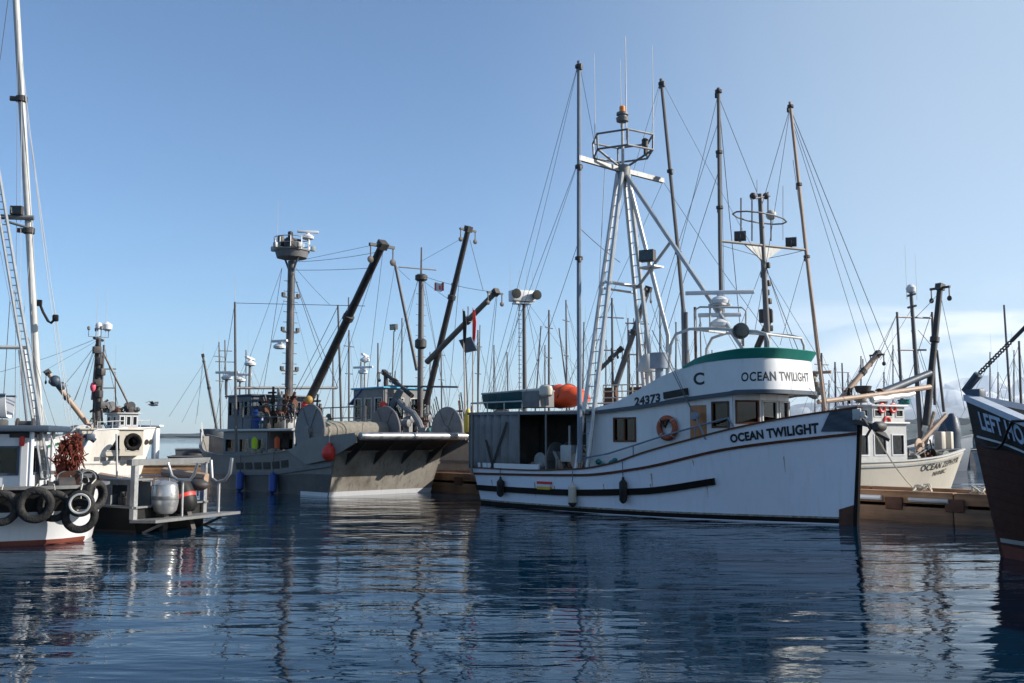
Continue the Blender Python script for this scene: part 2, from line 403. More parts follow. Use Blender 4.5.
class Hull:
    def __init__(s, L, sheer, rail, wl, draft=1.0, rake=0.3, srake=0.1, flare=1.3, bul=0.6):
        s.L, s.sheer, s.rail, s.wl, s.draft, s.rake, s.srake, s.flare, s.bul = L, sheer, rail, wl, draft, rake, srake, flare, bul
        s.zb = sheer(1.0)
    def hw(s, t, z):
        Z = s.sheer(t); B, W = s.rail(t), s.wl(t)
        if z >= 0: return W + (B - W) * min(1, z / Z) ** s.flare
        return W * math.sqrt(max(0.0, 1 - (z / s.draft) ** 2)) 
    def pt(s, t, z, side, off=0.0):
        zz = max(z, -0.4)
        u = t * s.L + s.rake * zz / s.zb * t ** 8 - s.srake * zz / s.sheer(0) * (1 - t) ** 8
        return V((u, side * (s.hw(t, z) + off), z))
    def out(s, t, z, side):
        a, b = s.pt(max(0, t - 0.01), z, side), s.pt(min(1, t + 0.01), z, side)
        d = (b - a); n = V((-d.y, d.x, 0)).normalized()
        if n.y * side < 0: n = -n
        return n
    def surf(s, t, z, side, off): return s.pt(t, z, side) + s.out(t, z, side) * off
    def make(s, bt, mats, idx, deckm=None, n=44):
        fr = [0.0, 0.08, 0.16, 0.3, 0.45, 0.6, 0.75, 0.88, 1.0]
        ts = [1 - (1 - i / n) ** 1.5 for i in range(n + 1)]
        def zl(t):
            Z = s.sheer(t)
            return [-s.draft, -s.draft * 0.75, -s.draft * 0.4, -0.06] + [Z * f for f in fr]
        mb = MB(); rings = []
        for t in ts:
            z = zl(t)
            rings.append([s.pt(t, q, 1) for q in z[::-1]] + [s.pt(t, q, -1) for q in z])
        nz = len(fr) + 4
        def ix(i, j):
            k = j if j < nz else 2 * nz - 1 - j
            k = (nz - 1 - k) if j < nz else None
            jj = (nz - 1 - j - 0.5) if j < nz else (j - nz + 0.5)
            t = (ts[i] + ts[i + 1]) / 2; z = zl(t); a = max(0, min(nz - 2, int(jj)))
            return idx(t, (z[a] + z[a + 1]) / 2, s.sheer(t))
        mb.loft(rings, closed=False, cap0=True, cap1=True, idx=ix)
        bt.add('hull', mb, mats, smooth=50)
        # inner bulwark and deck
        mb = MB(); ins = []
        for t in ts[:-2]:
            Z = s.sheer(t); zd = Z - s.bul; ri = max(0.02, s.hw(t, Z) - 0.07); di = max(0.015, s.hw(t, max(zd, 0.05)) - 0.07)
            u = s.pt(t, Z, 1).x; ud = s.pt(t, zd, 1).x + (0.05 if t < 0.001 else 0)
            ins.append([V((u, ri, Z)), V((ud, di, zd)), V((ud, -di, zd)), V((u, -ri, Z))])
        mb.loft(ins, closed=False, cap0=True, cap1=True)
        bt.add('deck', mb, deckm or M_deck)
    def strake(s, zfn, t0, t1, wd, ht, sides=(1, -1), n=40, inn=0.03):
        mb = MB()
        for sd in sides:
            rg = []
            for i in range(n + 1):
                t = lerp(t0, t1, i / n); z = zfn(t); o = s.out(t, z, sd)
                a = s.pt(t, z - ht / 2, sd); b = s.pt(t, z + ht / 2, sd)
                rg.append([a - o * inn, a + o * wd, b + o * wd, b - o * inn])
            mb.loft(rg)
        return mb
    def cap(s, wd=0.16, ht=0.06, t0=0.0, t1=1.0, n=50):
        mb = MB()
        for sd in (1, -1):
            rg = []
            for i in range(n + 1):
                t = lerp(t0, t1, i / n); z = s.sheer(t); o = s.out(t, z, sd); p = s.pt(t, z, sd) + V((0, 0, 0.002))
                rg.append([p - o * (wd - 0.05), p + o * 0.05, p + o * 0.05 + V((0, 0, ht)), p - o * (wd - 0.05) + V((0, 0, ht))])
            mb.loft(rg)
        if t0 == 0.0:
            a, b = s.pt(0, s.sheer(0), 1), s.pt(0, s.sheer(0), -1); mb.bar(a + V((0, 0, ht / 2 + 0.003)), b + V((0, 0, ht / 2 + 0.003)), wd, ht - 0.004)
        return mb
    def tpx(s, bt, px, zf, side):
        """station whose hull point at height zf(t) shows at pixel column px"""
        def col(t):
            w = bt.w(s.pt(t, zf(t), side)); c = (w - V((0, 0, H))); f = V((0, math.cos(PITCH), math.sin(PITCH)))
            return CX + F * c.x / c.dot(f)
        lo, hi = 0.0, 1.0; up = col(1) > col(0)
        for _ in range(40):
            m = (lo + hi) / 2
            if (col(m) < px) == up: lo = m
            else: hi = m
        return lo
    def text(s, bt, txt, px0, px1, side, zb, h, m, bold=0.03, space=1.0, off=0.018):
        t0, t1 = s.tpx(bt, px0, zb, side), s.tpx(bt, px1, zb, side)
        def fn(x, y):
            t = lerp(t0, t1, x); hh = h(x) if callable(h) else h
            return s.surf(t, zb(t) + y * hh, side, off)
        return lettering(fn, txt, m, bt.e, bold, space)

def windowset(bt, parent, p0, p1, s0, s1, za, zb, fm, out, gm=None, mull=0, fw=0.05):
    """frame and pane set into a wall opening"""
    p0, p1 = V((p0[0], p0[1], 0)), V((p1[0], p1[1], 0)); d = (p1 - p0).normalized(); o = V(out)
    a, b = p0 + d * s0, p0 + d * s1
    mb = MB()
    def P(q, z): return V((q.x, q.y, z)) + o * 0.035
    w = fw
    mb.bar(P(a, za - w / 2), P(a, zb + w / 2), w, 0.05, o); mb.bar(P(b, za - w / 2), P(b, zb + w / 2), w, 0.05, o)
    mb.bar(P(a + d * w / 2, za), P(b - d * w / 2, za), w, 0.052, o); mb.bar(P(a + d * w / 2, zb), P(b - d * w / 2, zb), w, 0.052, o)
    for i in range(mull):
        q = a.lerp(b, (i + 1) / (mull + 1)); mb.bar(P(q, za + w / 2), P(q, zb - w / 2), w * 0.9, 0.046, o)
    f = bt.add('window', mb, fm, parent)
    g = MB(); c = (a + b) / 2 - o * 0.012
    g.box((c.x, c.y, (za + zb) / 2), ((b - a).length + 0.01, 0.008, zb - za + 0.01), math.atan2(d.y, d.x))
    bt.add('pane', g, gm or M_glass, f)
    return f
def radar(bt, p, ang, L, m=None, parent=None):
    p = V(p); mb = MB()
    mb.lathe(p, (0, 0, 1), [(0, 0.16), (0.04, 0.27), (0.14, 0.29), (0.22, 0.2), (0.27, 0.09), (0.32, 0.09)])
    r = bt.add('radar', mb, m or M_white, parent)
    d = V((math.cos(ang), math.sin(ang), 0))
    bt.add('scanner', MB().box(p + V((0, 0, 0.38)), (L, 0.14, 0.12), ang, bev=0.03), m or M_white, r)
    return r
def flood(bt, p, d, sz=0.32, parent=None):
    p, d = V(p), V(d).normalized(); mb = MB()
    mb.bar(p, p + d * sz * 0.5, sz, sz * 0.75); mb.bar(p - V((0, 0, sz * 0.6)), p, sz * 0.15, sz * 0.15)
    f = bt.add('floodlight', mb, M_dark, parent)
    bt.add('lens', MB().bar(p + d * (sz * 0.5 + 0.002), p + d * (sz * 0.5 + 0.02), sz * 0.85, sz * 0.6), M_clear, f)
    return f
def block(mb, p, r=0.1):
    p = V(p); mb.lathe(p - V((0.05, 0, 0)), (1, 0, 0), [(0, r * 0.6), (0.03, r), (0.07, r), (0.1, r * 0.6)], 10)
    mb.bar(p, p + V((0, 0, r * 4.5)), 0.04, 0.04)
# ------------------------------------------------------------------ water
def make_water():
    m = bpy.data.materials.new('harbour_water'); m.use_nodes = True
    t = m.node_tree; p = t.nodes['Principled BSDF']
    p.inputs['Base Color'].default_value = (0.0, 0.011, 0.027, 1); p.inputs['Roughness'].default_value = 0.02
    p.inputs['IOR'].default_value = 1.22
    co = t.nodes.new('ShaderNodeTexCoord')
    def noise(sx, sy, sc, det, dist=0.0):
        mp = t.nodes.new('ShaderNodeMapping'); mp.inputs['Scale'].default_value = (sx, sy, 1); mp.inputs['Rotation'].default_value = (0, 0, R(12))
        t.links.new(co.outputs['Object'], mp.inputs[0])
        n = t.nodes.new('ShaderNodeTexNoise'); n.inputs['Scale'].default_value = sc; n.inputs['Detail'].default_value = det; n.inputs['Roughness'].default_value = 0.5
        n.inputs['Distortion'].default_value = dist
        t.links.new(mp.outputs[0], n.inputs['Vector']); return n.outputs[0]
    def mm(op, a, b):
        n = t.nodes.new('ShaderNodeMath'); n.operation = op
        for i, x in enumerate((a, b)):
            if isinstance(x, float): n.inputs[i].default_value = x
            else: t.links.new(x, n.inputs[i])
        return n.outputs[0]
    big = noise(0.42, 1.0, 0.6, 2.0, 0.25)
    mid = noise(0.5, 1.25, 2.2, 2.0, 0.35)
    sml = noise(0.6, 1.3, 8.0, 2.0)
    # calm and ruffled patches
    pt = noise(1.0, 1.6, 0.11, 2.0)
    pr = t.nodes.new('ShaderNodeMapRange'); pr.inputs[1].default_value = 0.38; pr.inputs[2].default_value = 0.62; pr.inputs[3].default_value = 0.25; pr.inputs[4].default_value = 1.0
    t.links.new(pt, pr.inputs[0])
    h = mm('ADD', mm('MULTIPLY', big, 0.075), mm('ADD', mm('MULTIPLY', mid, 0.016), mm('MULTIPLY', mm('MULTIPLY', sml, pr.outputs[0]), 0.0038)))
    b = t.nodes.new('ShaderNodeBump'); b.inputs['Strength'].default_value = 1.0; b.inputs['Distance'].default_value = 1.0
    t.links.new(h, b.inputs['Height']); t.links.new(b.outputs[0], p.inputs['Normal'])
    mb = MB()
    X = [-50000, -400, -60, 60, 400, 50000]; Y = [-6000, -60, 60, 400, 3000, 42000]
    v = [[mb.bm.verts.new((x, y, 0)) for x in X] for y in Y]
    for j in range(5):
        for i in range(5): mb.face([v[j][i], v[j][i + 1], v[j + 1][i + 1], v[j + 1][i]])
    o = mb.build('water', m, smooth=0); o['kind'] = 'structure'
make_water()
# ------------------------------------------------------------------ mountains, foothills, air
def hnoise(x, s=0):
    return sum(math.sin(x * f + s * 1.7 + p) * a for f, p, a in ((1.0, 0.3, 1.0), (2.3, 1.1, 0.55), (4.9, 2.2, 0.33), (10.7, 0.7, 0.2), (23.0, 3.0, 0.11), (51.0, 1.4, 0.06)))
def land(name, x0, x1, y0, depth, hf, m, n=260, rows=14):
    mb = MB(); g = []
    for j in range(rows + 1):
        v = j / rows; prof = math.sin(math.pi * min(1, v * 1.0)) ** 0.8 if 0 < v < 1 else 0
        row = []
        for i in range(n + 1):
            x = lerp(x0, x1, i / n); h = hf(x) * prof * (1 + 0.16 * hnoise(x / (depth * 0.12) + v * 9, j)) - 6 * (prof == 0)
            row.append(mb.bm.verts.new((x, y0 + depth * v + 0.05 * depth * hnoise(x / (depth * 0.3), j), h)))
        g.append(row)
    for j in range(rows):
        for i in range(n): mb.face([g[j][i], g[j][i + 1], g[j + 1][i + 1], g[j + 1][i]])
    o = mb.build(name, m, smooth=80); o['kind'] = 'structure'; return o
def mountain_mat():
    m = bpy.data.materials.new('hazed_snowy_rock'); m.use_nodes = True
    t = m.node_tree; p = t.nodes['Principled BSDF']; p.inputs['Roughness'].default_value = 0.9
    co = t.nodes.new('ShaderNodeTexCoord'); sx = t.nodes.new('ShaderNodeSeparateXYZ'); t.links.new(co.outputs['Object'], sx.inputs[0])
    n = t.nodes.new('ShaderNodeTexNoise'); n.inputs['Scale'].default_value = 0.0013; n.inputs['Detail'].default_value = 8; t.links.new(co.outputs['Object'], n.inputs['Vector'])
    a = t.nodes.new('ShaderNodeMath'); a.operation = 'MULTIPLY_ADD'; a.inputs[1].default_value = 1600; t.links.new(n.outputs[0], a.inputs[0]); t.links.new(sx.outputs['Z'], a.inputs[2])
    r = t.nodes.new('ShaderNodeMapRange'); r.inputs[1].default_value = 1750; r.inputs[2].default_value = 2250; t.links.new(a.outputs[0], r.inputs[0])
    mx = t.nodes.new('ShaderNodeMixRGB'); mx.inputs[1].default_value = (0.12, 0.14, 0.17, 1); mx.inputs[2].default_value = (0.7, 0.72, 0.75, 1)  # rock paled and blued so that haze sits in its colour
    t.links.new(r.outputs[0], mx.inputs[0]); t.links.new(mx.outputs[0], p.inputs['Base Color'])
    return m
mh = curve((-28000, 100), (-5400, 160), (6300, 450), (11600, 1290), (17000, 1930), (22400, 1790), (30400, 1250), (46000, 540))
land('mountains', -28000, 46000, 33500, 7500, mh, mountain_mat())
fh = curve((-6000, 24), (-2500, 36), (0, 30), (2200, 60), (3400, 140), (4600, 170), (7000, 150), (12000, 90))
land('hills', -6000, 12000, 8000, 1500, fh, mat('dark_forest_hills', (0.03, 0.045, 0.04), 0.9, dirt=0.5, scale=0.004))
def make_haze():
    m = bpy.data.materials.new('sea_haze'); m.use_nodes = True
    t = m.node_tree; t.nodes.remove(t.nodes['Principled BSDF'])
    v = t.nodes.new('ShaderNodeVolumePrincipled'); v.inputs['Color'].default_value = (0.80, 0.89, 1.0, 1)
    v.inputs['Density'].default_value = 0.00002; v.inputs['Anisotropy'].default_value = 0.4
    t.links.new(v.outputs[0], t.nodes['Material Output'].inputs['Volume'])
    o = MB().box((0, 20000, 1246), (110000, 60000, 2500)).build('haze', m, smooth=0); o['kind'] = 'stuff'
make_haze()

# ------------------------------------------------------------------ the white boat in front
AX = (0.675, -0.738)
def far_of(o, d, s=0.0): return (o[0] + AX[0] * s - AX[1] * d, o[1] + AX[1] * s + AX[0] * d)
OT_O = (-0.05, 36.7)
ot = Boat('fishing_boat', 'white wooden fishing boat lettered OCEAN TWILIGHT with green topped wheelhouse', OT_O, AX, group='fishing boats in the harbour')
oh = Hull(13.5, curve((0, 1.24), (0.2, 1.22), (0.4, 1.32), (0.5, 1.52), (0.58, 1.82), (0.7, 2.22), (0.8, 2.55), (0.9, 2.84), (1, 3.08)),
          curve((0, 1.7), (0.15, 1.9), (0.4, 2.0), (0.6, 1.95), (0.75, 1.68), (0.87, 1.12), (0.95, 0.52), (1, 0.1)),
          curve((0, 1.4), (0.15, 1.75), (0.4, 1.9), (0.6, 1.7), (0.75, 1.2), (0.87, 0.62), (0.95, 0.25), (1, 0.05)), 1.0, 0.22, 0.12, 1.2, 0.75)
oh.make(ot, [M_ohull, M_strake], lambda t, z, Z: 1 if z < 0.0 + 0.03 else 0)
ot.add('cap_rail', oh.cap(0.18, 0.05), M_brown)
ot.add('guard_rail', oh.strake(curve((0, 1.05), (0.4, 1.15), (0.575, 1.41), (0.79, 2.02), (1, 2.42)), 0.0, 1.0, 0.045, 0.075), M_brown)
ot.add('rubbing_strake', oh.strake(curve((0, 0.56), (0.3, 0.58), (0.575, 0.74), (0.76, 1.12)), 0.0, 0.745, 0.09, 0.19), M_strake)
ot.add('waterline_stripe', oh.strake(lambda t: 0.05 + 0.05 * t, 0.0, 0.99, 0.008, 0.12), M_strake)
ot.add('weed_line', oh.strake(lambda t: 0.135 + 0.05 * t, 0.0, 0.985, 0.006, 0.05), mat('weed_stain', (.16, .15, .11), .8, dirt=.8, scale=9, dcol=(.45, .45, .44)))
rr = random.Random(5)
M_run = mat('rust_run', (.30, .17, .09), .7, dirt=.9, scale=14, dcol=(.52, .5, .48))
for k in range(9):
    t = rr.uniform(.06, .93); zt = lerp(.9, oh.sheer(t) - .5, rr.random()); h = rr.uniform(.15, .5); w = rr.uniform(.0008, .0022)
    mb = MB(); mb.loft([[oh.surf(t - w * q, zt - h * i / 5, -1, .003), oh.surf(t + w * q, zt - h * i / 5, -1, .003)] for i, q in enumerate((1, .9, .8, .55, .4, .1))], closed=False, cap0=False, cap1=False)
    ot.add('rust_run', mb, M_run)
# stem timber, forefoot plate, slate bow cover
mb = MB(); mb.tube([V((13.52 + 0.22 * max(z, -0.3) / 3.08, 0, z)) for z in (-0.8, -0.3, 0, 0.8, 1.6, 2.4, 3.05)], 0.085, n=8)
ot.add('stem', mb, M_strake)
mb = MB()
for sd in (1, -1):
    rg = []
    for t in (0.972, 0.985, 0.998): rg.append([oh.surf(t, z, sd, 0.012) for z in (-0.3, 0.1, 0.35, 0.55 - (1 - t) * 5)])
    mb.loft(rg, closed=False, cap0=False, cap1=False)
ot.add('forefoot_plate', mb, M_rust)
mb = MB()
for sd in (1, -1):
    rg = []
    for i in range(9):
        f = i / 8; rg.append([oh.surf(lerp(0.945 + 0.016 * k / 6, 1.0, f), lerp(2.47, oh.sheer(lerp(0.95, 1, f)) + 0.06, k / 6), sd, 0.03 + 0.018 * math.sin(k * 2.1 + i)) for k in range(7)])
    mb.loft(rg, closed=False, cap0=False, cap1=False)
ot.add('bow_cover', mb, M_slate)
# bow fittings: anchor on its roller, white fairlead
mb = MB(); q = V((13.85, 0, 2.72))
mb.bar(q + V((-0.5, 0, 0.1)), q + V((0.45, 0, -0.15)), 0.34, 0.12); mb.lathe(q + V((0.42, -0.22, -0.12)), (0, 1, 0), [(0, 0.09), (0.06, 0.13), (0.38, 0.13), (0.44, 0.09)])
mb.bar(q + V((-0.2, 0, 0.2)), q + V((0.6, 0, -0.46)), 0.07, 0.07); mb.plate([q + V((0.42, -0.24, -0.34)), q + V((0.66, 0, -0.52)), q + V((0.42, 0.24, -0.34)), q + V((0.3, 0, -0.24))], (0.04, 0, 0.07)); mb.tube([q + V((.1, -.2, .05)), q + V((.3, -.25, -.2)), q + V((.15, -.22, -.4))], .035)
ot.add('anchor', mb, M_dark)
mb = MB(); mb.box(q + V((-0.15, -0.1, 0.2)), (0.22, 0.12, 0.3), .3, bev=0.02); mb.box(q + V((0.02, -0.12, 0.2)), (0.12, 0.2, 0.16), .6, bev=0.02); mb.bar(q + V((-.1, -.1, .3)), q + V((.15, -.14, .1)), .05, .05)
ot.add('windlass', mb, M_lgrey)
# hull lettering and flag patch
oh.text(ot, 'OCEAN TWILIGHT', 731, 819, -1, curve((0.75, 2.06), (0.79, 2.16), (0.9, 2.36), (1, 2.5)), lambda x: 0.24 + 0.05 * x, M_ink, 0.045, 1.05)
for k, (mm_, z) in enumerate(((M_red, 0.86), (M_white, 0.775), (M_yellow, 0.69))):
    s = oh.strake(lambda t, z=z: z, oh.tpx(ot, 539, lambda t: z, -1), oh.tpx(ot, 552, lambda t: z, -1), 0.1 if k < 3 else 0, 0.082, sides=(-1,), n=4)
    ot.add('flag_stripe', s, mm_)
# house ------------------------------------------------------------
hv = 1.38
def ou(px, py, v): return ot.pl(px, py, v).x
u_a = ou(587, 440, -hv); u_f = ou(733, 410, -hv)
def zb_of(u): # underside of the fascia
    return zbc(u)
zs = [ot.pl(x, y, -1.5) for x, y in ((592, 414), (640, 408), (690, 400), (735, 394))]
zbc = curve(*[(p.x, p.z) for p in zs])
ts_ = [ot.pl(x, y, -1.5) for x, y in ((590, 409), (615, 402), (640, 389), (658, 378), (677, 370), (701, 362), (730, 358))]
ztc = curve(*[(p.x, p.z) for p in ts_])
house = thing('x', None, None); bpy.data.objects.remove(house)
def hz(u): return zbc(u) + 0.02
wl_ = ot.pl(615, 441, -hv); wr_ = ot.pl(636, 418, -hv)
dl_ = ot.pl(691, 442, -hv); dr_ = ot.pl(707, 405, -hv)
sl_ = ot.pl(713.5, 427, -hv); sr_ = ot.pl(729, 402, -hv)
ztop = zbc(u_f) + 0.03
roofz = [zbc(lerp(u_a, u_f, i / 6)) for i in range(7)]
mb = MB()
p0, p1 = (u_a, -hv), (u_f, -hv)
z0 = 0.75
holes = [(wl_.x - u_a, wr_.x - u_a, wl_.z, wr_.z), (dl_.x - u_a, dr_.x - u_a, 1.0, dr_.z), (sl_.x - u_a, sr_.x - u_a, sl_.z, sr_.z)]
# side wall as columns whose top follows the fascia
def sidewall(mb, v, holes):
    xs = sorted({u_a, u_f, *[h + u_a for q in holes for h in q[:2]], *[lerp(u_a, u_f, i / 8) for i in range(9)]})
    for a, b in zip(xs, xs[1:]):
        mx = (a + b) / 2; top = zbc(mx) + 0.05
        hh = [q for q in holes if q[0] < mx - u_a < q[1]]
        zl = max(z0, oh.sheer(mx / 13.5) - .42); segs = [(zl, top)] if not hh else [(zl, hh[0][2]), (hh[0][3], top)]
        for e, f in segs:
            if f - e > 0.01: mb.box((mx, v, (e + f) / 2), (b - a, 0.06, f - e))
sidewall(mb, -hv, holes); sidewall(mb, hv, [])
mb.box((u_a + 0.03, 0, (z0 + zbc(u_a)) / 2 + 0.02), (0.06, 2 * hv - 0.062, zbc(u_a) - z0))
fp = [(u_f, -hv), (u_f + 0.42, -0.72), (u_f + 0.52, 0), (u_f + 0.42, 0.72), (u_f, hv)]
zw0, zw1 = ot.st(770, 423, u_f + 0.45).z, ot.st(770, 401.5, u_f + 0.45).z
fh_ = []
for i in range(4):
    a, b = V(fp[i]), V(fp[i + 1]); L = (b - a).length
    h = (0.08, L - 0.05, zw0, zw1); fh_.append(h)
    mb.wall(fp[i], fp[i + 1], 2.08, ztop, [h])
ot.add('wheelhouse', mb, M_white)
hs = C.objects['wheelhouse']
for q, mu in ((holes[0], 1), (holes[2], 0)): windowset(ot, hs, p0, p1, q[0], q[1], q[2], q[3], M_brown, (0, -1, 0), mull=mu, fw=0.055)
for i in range(4):
    a, b = V(fp[i]), V(fp[i + 1]); d = (b - a).normalized(); h = fh_[i]
    windowset(ot, hs, fp[i], fp[i + 1], h[0], h[1], h[2], h[3], M_brown if i in (0, 3) else M_lgrey, (d.y, -d.x, 0), fw=0.05)
mb = MB(); mb.box((lerp(dl_.x, dr_.x, 0.5), -hv - 0.01, (1.0 + dr_.z) / 2), (dr_.x - dl_.x - 0.01, 0.05, dr_.z - 1.0)); dr = ot.add('door', mb, M_door, hs)
ot.add('handle', MB().box((dl_.x + 0.1, -hv - 0.06, 2.1), (0.05, 0.05, 0.12)), M_alu, dr)
# inside: a bench and a back wall panel with the interior dimness put into its colour, helm wheel
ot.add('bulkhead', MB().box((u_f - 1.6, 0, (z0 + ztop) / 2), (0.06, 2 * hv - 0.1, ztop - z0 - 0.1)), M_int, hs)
# fascia / flying bridge coaming and floor
uc = ou(730, 380, -1.5); fa = 1.25; pw = lambda x, q=.62: math.copysign(abs(x) ** q, x)
path = [(lerp(u_a - 0.1, uc, i / 14), -1.5) for i in range(15)] + [(uc + fa * pw(math.sin(a)), -1.5 * pw(math.cos(a))) for a in [math.pi * i / 64 for i in range(1, 64)]] + [(lerp(uc, u_a - 0.1, i / 14), 1.5) for i in range(15)]
def pn(i):
    a, b = V(path[max(0, i - 1)]), V(path[min(len(path) - 1, i + 1)]); d = b - a; n = V((d.y, -d.x)); n.normalize(); return n
zfb = curve((u_a, 0), (uc, 0), (uc + fa, 0.04))
def fascia_z(u):
    b = zbc(min(u, uc + 0.2)) + (0.02 if u > uc else 0); return b, max(b + 0.12, ztc(min(u, uc)))
mb = MB(); rg = []
for i, (u, v) in enumerate(path):
    b, t = fascia_z(u); n = pn(i)
    tl = -0.10 * min(1, max(0, (u - uc + 0.8)) / 1.4)       # top leans in a little at the front
    rg.append([V((u, v, b)), V((u, v, b + 0.13)) , V((u + n.x * tl, v + n.y * tl, t)), V((u + n.x * (tl - 0.05), v + n.y * (tl - 0.05), t)), V((u - n.x * 0.06, v - n.y * 0.06, b))])
mb.loft(rg)
fas = ot.add('flying_bridge', mb, M_white)
mb = MB(); rg = []
for i, (u, v) in enumerate(path):
    b, t = fascia_z(u); n = pn(i); h = 0.11
    rg.append([V((u + n.x * a, v + n.y * a, b - 0.02 + z)) for a, z in ((-0.03, 0), (0.055, 0), (0.055, h), (-0.03, h))])
mb.loft(rg); ot.add('fascia_guard', mb, M_slate, fas)
# floor slab of the flying bridge = roof of the house
mb = MB(); k = len(path)
half = [i for i in range(k // 2 + 1)]
rg = []
for i in half:
    u, v = path[i]; v2 = -abs(v) + 0.08; b, t = fascia_z(u)
    rg.append([V((u, v2 if abs(v) > 0.1 else -0.02, b + 0.03)), V((u, -v2 if abs(v) > 0.1 else 0.02, b + 0.03)), V((u, -v2 if abs(v) > 0.1 else 0.02, b + 0.07)), V((u, v2 if abs(v) > 0.1 else -0.02, b + 0.07))])
mb.loft(rg); ot.add('roof', mb, M_white)
# green brow
gl = [ot.pl(x, y, -1.5) for x, y in ((677, 370.5), (701, 356.5), (725, 351.5), (742, 349))]
gtc = curve(*[(p.x, p.z) for p in gl])
mb = MB(); rg = []
for i, (u, v) in enumerate(path):
    if u < gl[0].x: continue
    b, t = fascia_z(u); n = pn(i); g = max(t + 0.02, gtc(min(u, uc + 0.6))); f = 0.16 * min(1, max(0, u - uc + 0.9) / 1.2)
    tl = -0.10 * min(1, max(0, (u - uc + 0.8)) / 1.4)
    rg.append([V((u + n.x * (tl + 0.015), v + n.y * (tl + 0.015), t - 0.03)), V((u + n.x * (tl + f + 0.02), v + n.y * (tl + f + 0.02), g)), V((u + n.x * (tl + f - 0.02), v + n.y * (tl + f - 0.02), g + 0.02)), V((u + n.x * (tl - 0.06), v + n.y * (tl - 0.06), t - 0.01))])
mb.loft(rg); ot.add('green_brow', mb, M_teal, fas)
# lettering on the fascia
al = [0.0]
for a, b in zip(path, path[1:]): al.append(al[-1] + (V(b) - V(a)).length)
def onpath(s):
    for i in range(len(al) - 1):
        if al[i + 1] >= s: break
    f = (s - al[i]) / (al[i + 1] - al[i]); a, b = V(path[i]), V(path[i + 1]); p = a.lerp(b, f); n = pn(i).lerp(pn(i + 1), f); return p, n
def fascia_text(txt, s0, s1, z0_, z1_, h, bold, sp=1.0):
    def fn(x, y):
        s = lerp(s0, s1, x); p, n = onpath(s); b, t = fascia_z(p.x); z = lerp(z0_, z1_, x) + y * h
        tl = -0.10 * min(1, max(0, (p.x - uc + 0.8)) / 1.4) * max(0, min(1, (z - b - 0.13) / max(0.05, t - b - 0.13))) + 0.005
        return V((p.x + n.x * tl, p.y + n.y * tl, z))
    lettering(fn, txt, M_ink, fas, bold, sp)
def s_px(px, py, v=-1.5):
    u = ot.pl(px, py, v).x; return u - path[0][0]
za_ = ot.pl(634.5, 406.5, -1.5).z; zb_ = ot.pl(660, 402, -1.5).z
fascia_text('24373', s_px(634.5, 405), s_px(660.5, 400), za_, zb_, 0.27, 0.05, 1.05)
zc_ = ot.pl(699, 385, -1.5).z
fascia_text('C', s_px(693.5, 380), s_px(704.5, 380), zc_, zc_ + 0.0, 0.36, 0.03)
zt_ = ot.pl(742, 381, -1.5).z
fascia_text('OCEAN TWILIGHT', s_px(730, 380) + 0.35, s_px(730, 380) + 2.95, zt_ - 0.02, zt_ + 0.02, 0.26, 0.025, 1.1)
nb0 = ot.pl(664, 397.5, -1.53); nb1 = ot.pl(688, 391, -1.53)
mb = MB(); mb.bar(V((nb0.x, -1.54, nb0.z + 0.05)), V((nb1.x, -1.54, nb1.z - 0.01)), 0.05, 0.2); ot.add('light_board', mb, M_blackp, fas)
mb = MB(); mb.bar(V((nb0.x + 0.05, -1.545, nb0.z - 0.075)), V((nb1.x, -1.545, nb1.z - 0.135)), 0.06, 0.03); ot.add('board_ledge', mb, M_lgrey, fas)
# pipe rail along the side deck
mb = MB(); rp = [(583, 453.5), (606, 450), (631, 446), (662, 440.5), (693, 435), (717, 430), (726, 428.5), (731, 432)]
tr = [oh.tpx(ot, x, lambda t: oh.sheer(t) + 0.3, -1) for x, _ in rp]
pts = [oh.pt(t, oh.sheer(t), -1) + V((0, 0.1, 0.36 if i < 7 else 0.1)) for i, t in enumerate(tr)]
mb.tube(pts, 0.026)
for p in pts[:7:2] + [pts[6]]: mb.tube([p - V((0, 0, 0.34)), p], 0.02)
ot.add('hand_rail', mb, M_bluepole)
# radar arch on the flying bridge
def arch(v): return [ot.pl(x, y, v) for x, y in ((669, 372), (670.5, 345), (676, 334), (690, 329), (712, 328.5), (735, 330), (757, 331.5), (766, 334), (769, 342), (769, 352))]
mb = MB(); A0 = arch(-0.9); mb.tube(A0, 0.045)
A1 = [V((p.x, 0.9, p.z)) for p in A0]; mb.tube(A1, 0.045)
for i in (3, 5, 7): mb.tube([A0[i], A1[i]], 0.035)
for p in ([(695, 330), (695, 310), (700, 307), (742, 307.5), (746, 311), (746, 331)], [(710, 329), (710, 305)]):
    mb.tube([ot.pl(x, y, -0.3) for x, y in p], 0.03)
ot.add('radar_arch', mb, M_lgrey)
ang = -0.0
mb = MB(); b1 = ot.pl(720, 306, 0); b2 = ot.pl(720, 328, 0)
def rad(px, py, wpx, v, ang):
    p = ot.pl(px, py, v); w = ot.w(p); mpp = w.y / F
    dv = (ot.m.to_3x3() @ V((math.cos(ang), math.sin(ang), 0))); foreshort = abs(dv.x - (w.x / w.y) * dv.y)
    radar(ot, p, ang, wpx * mpp / foreshort)
rad(720, 305, 70, 0, R(38)); rad(720, 327.5, 44, 0.0, R(38))
mb = MB(); mb.tube([ot.pl(720, 330, 0), ot.pl(720, 304, 0)], 0.05); mb.box(ot.pl(720, 304, 0) - V((0, 0, 0.03)), (0.5, 0.5, 0.05)); ot.add('radar_mast', mb, M_lgrey)
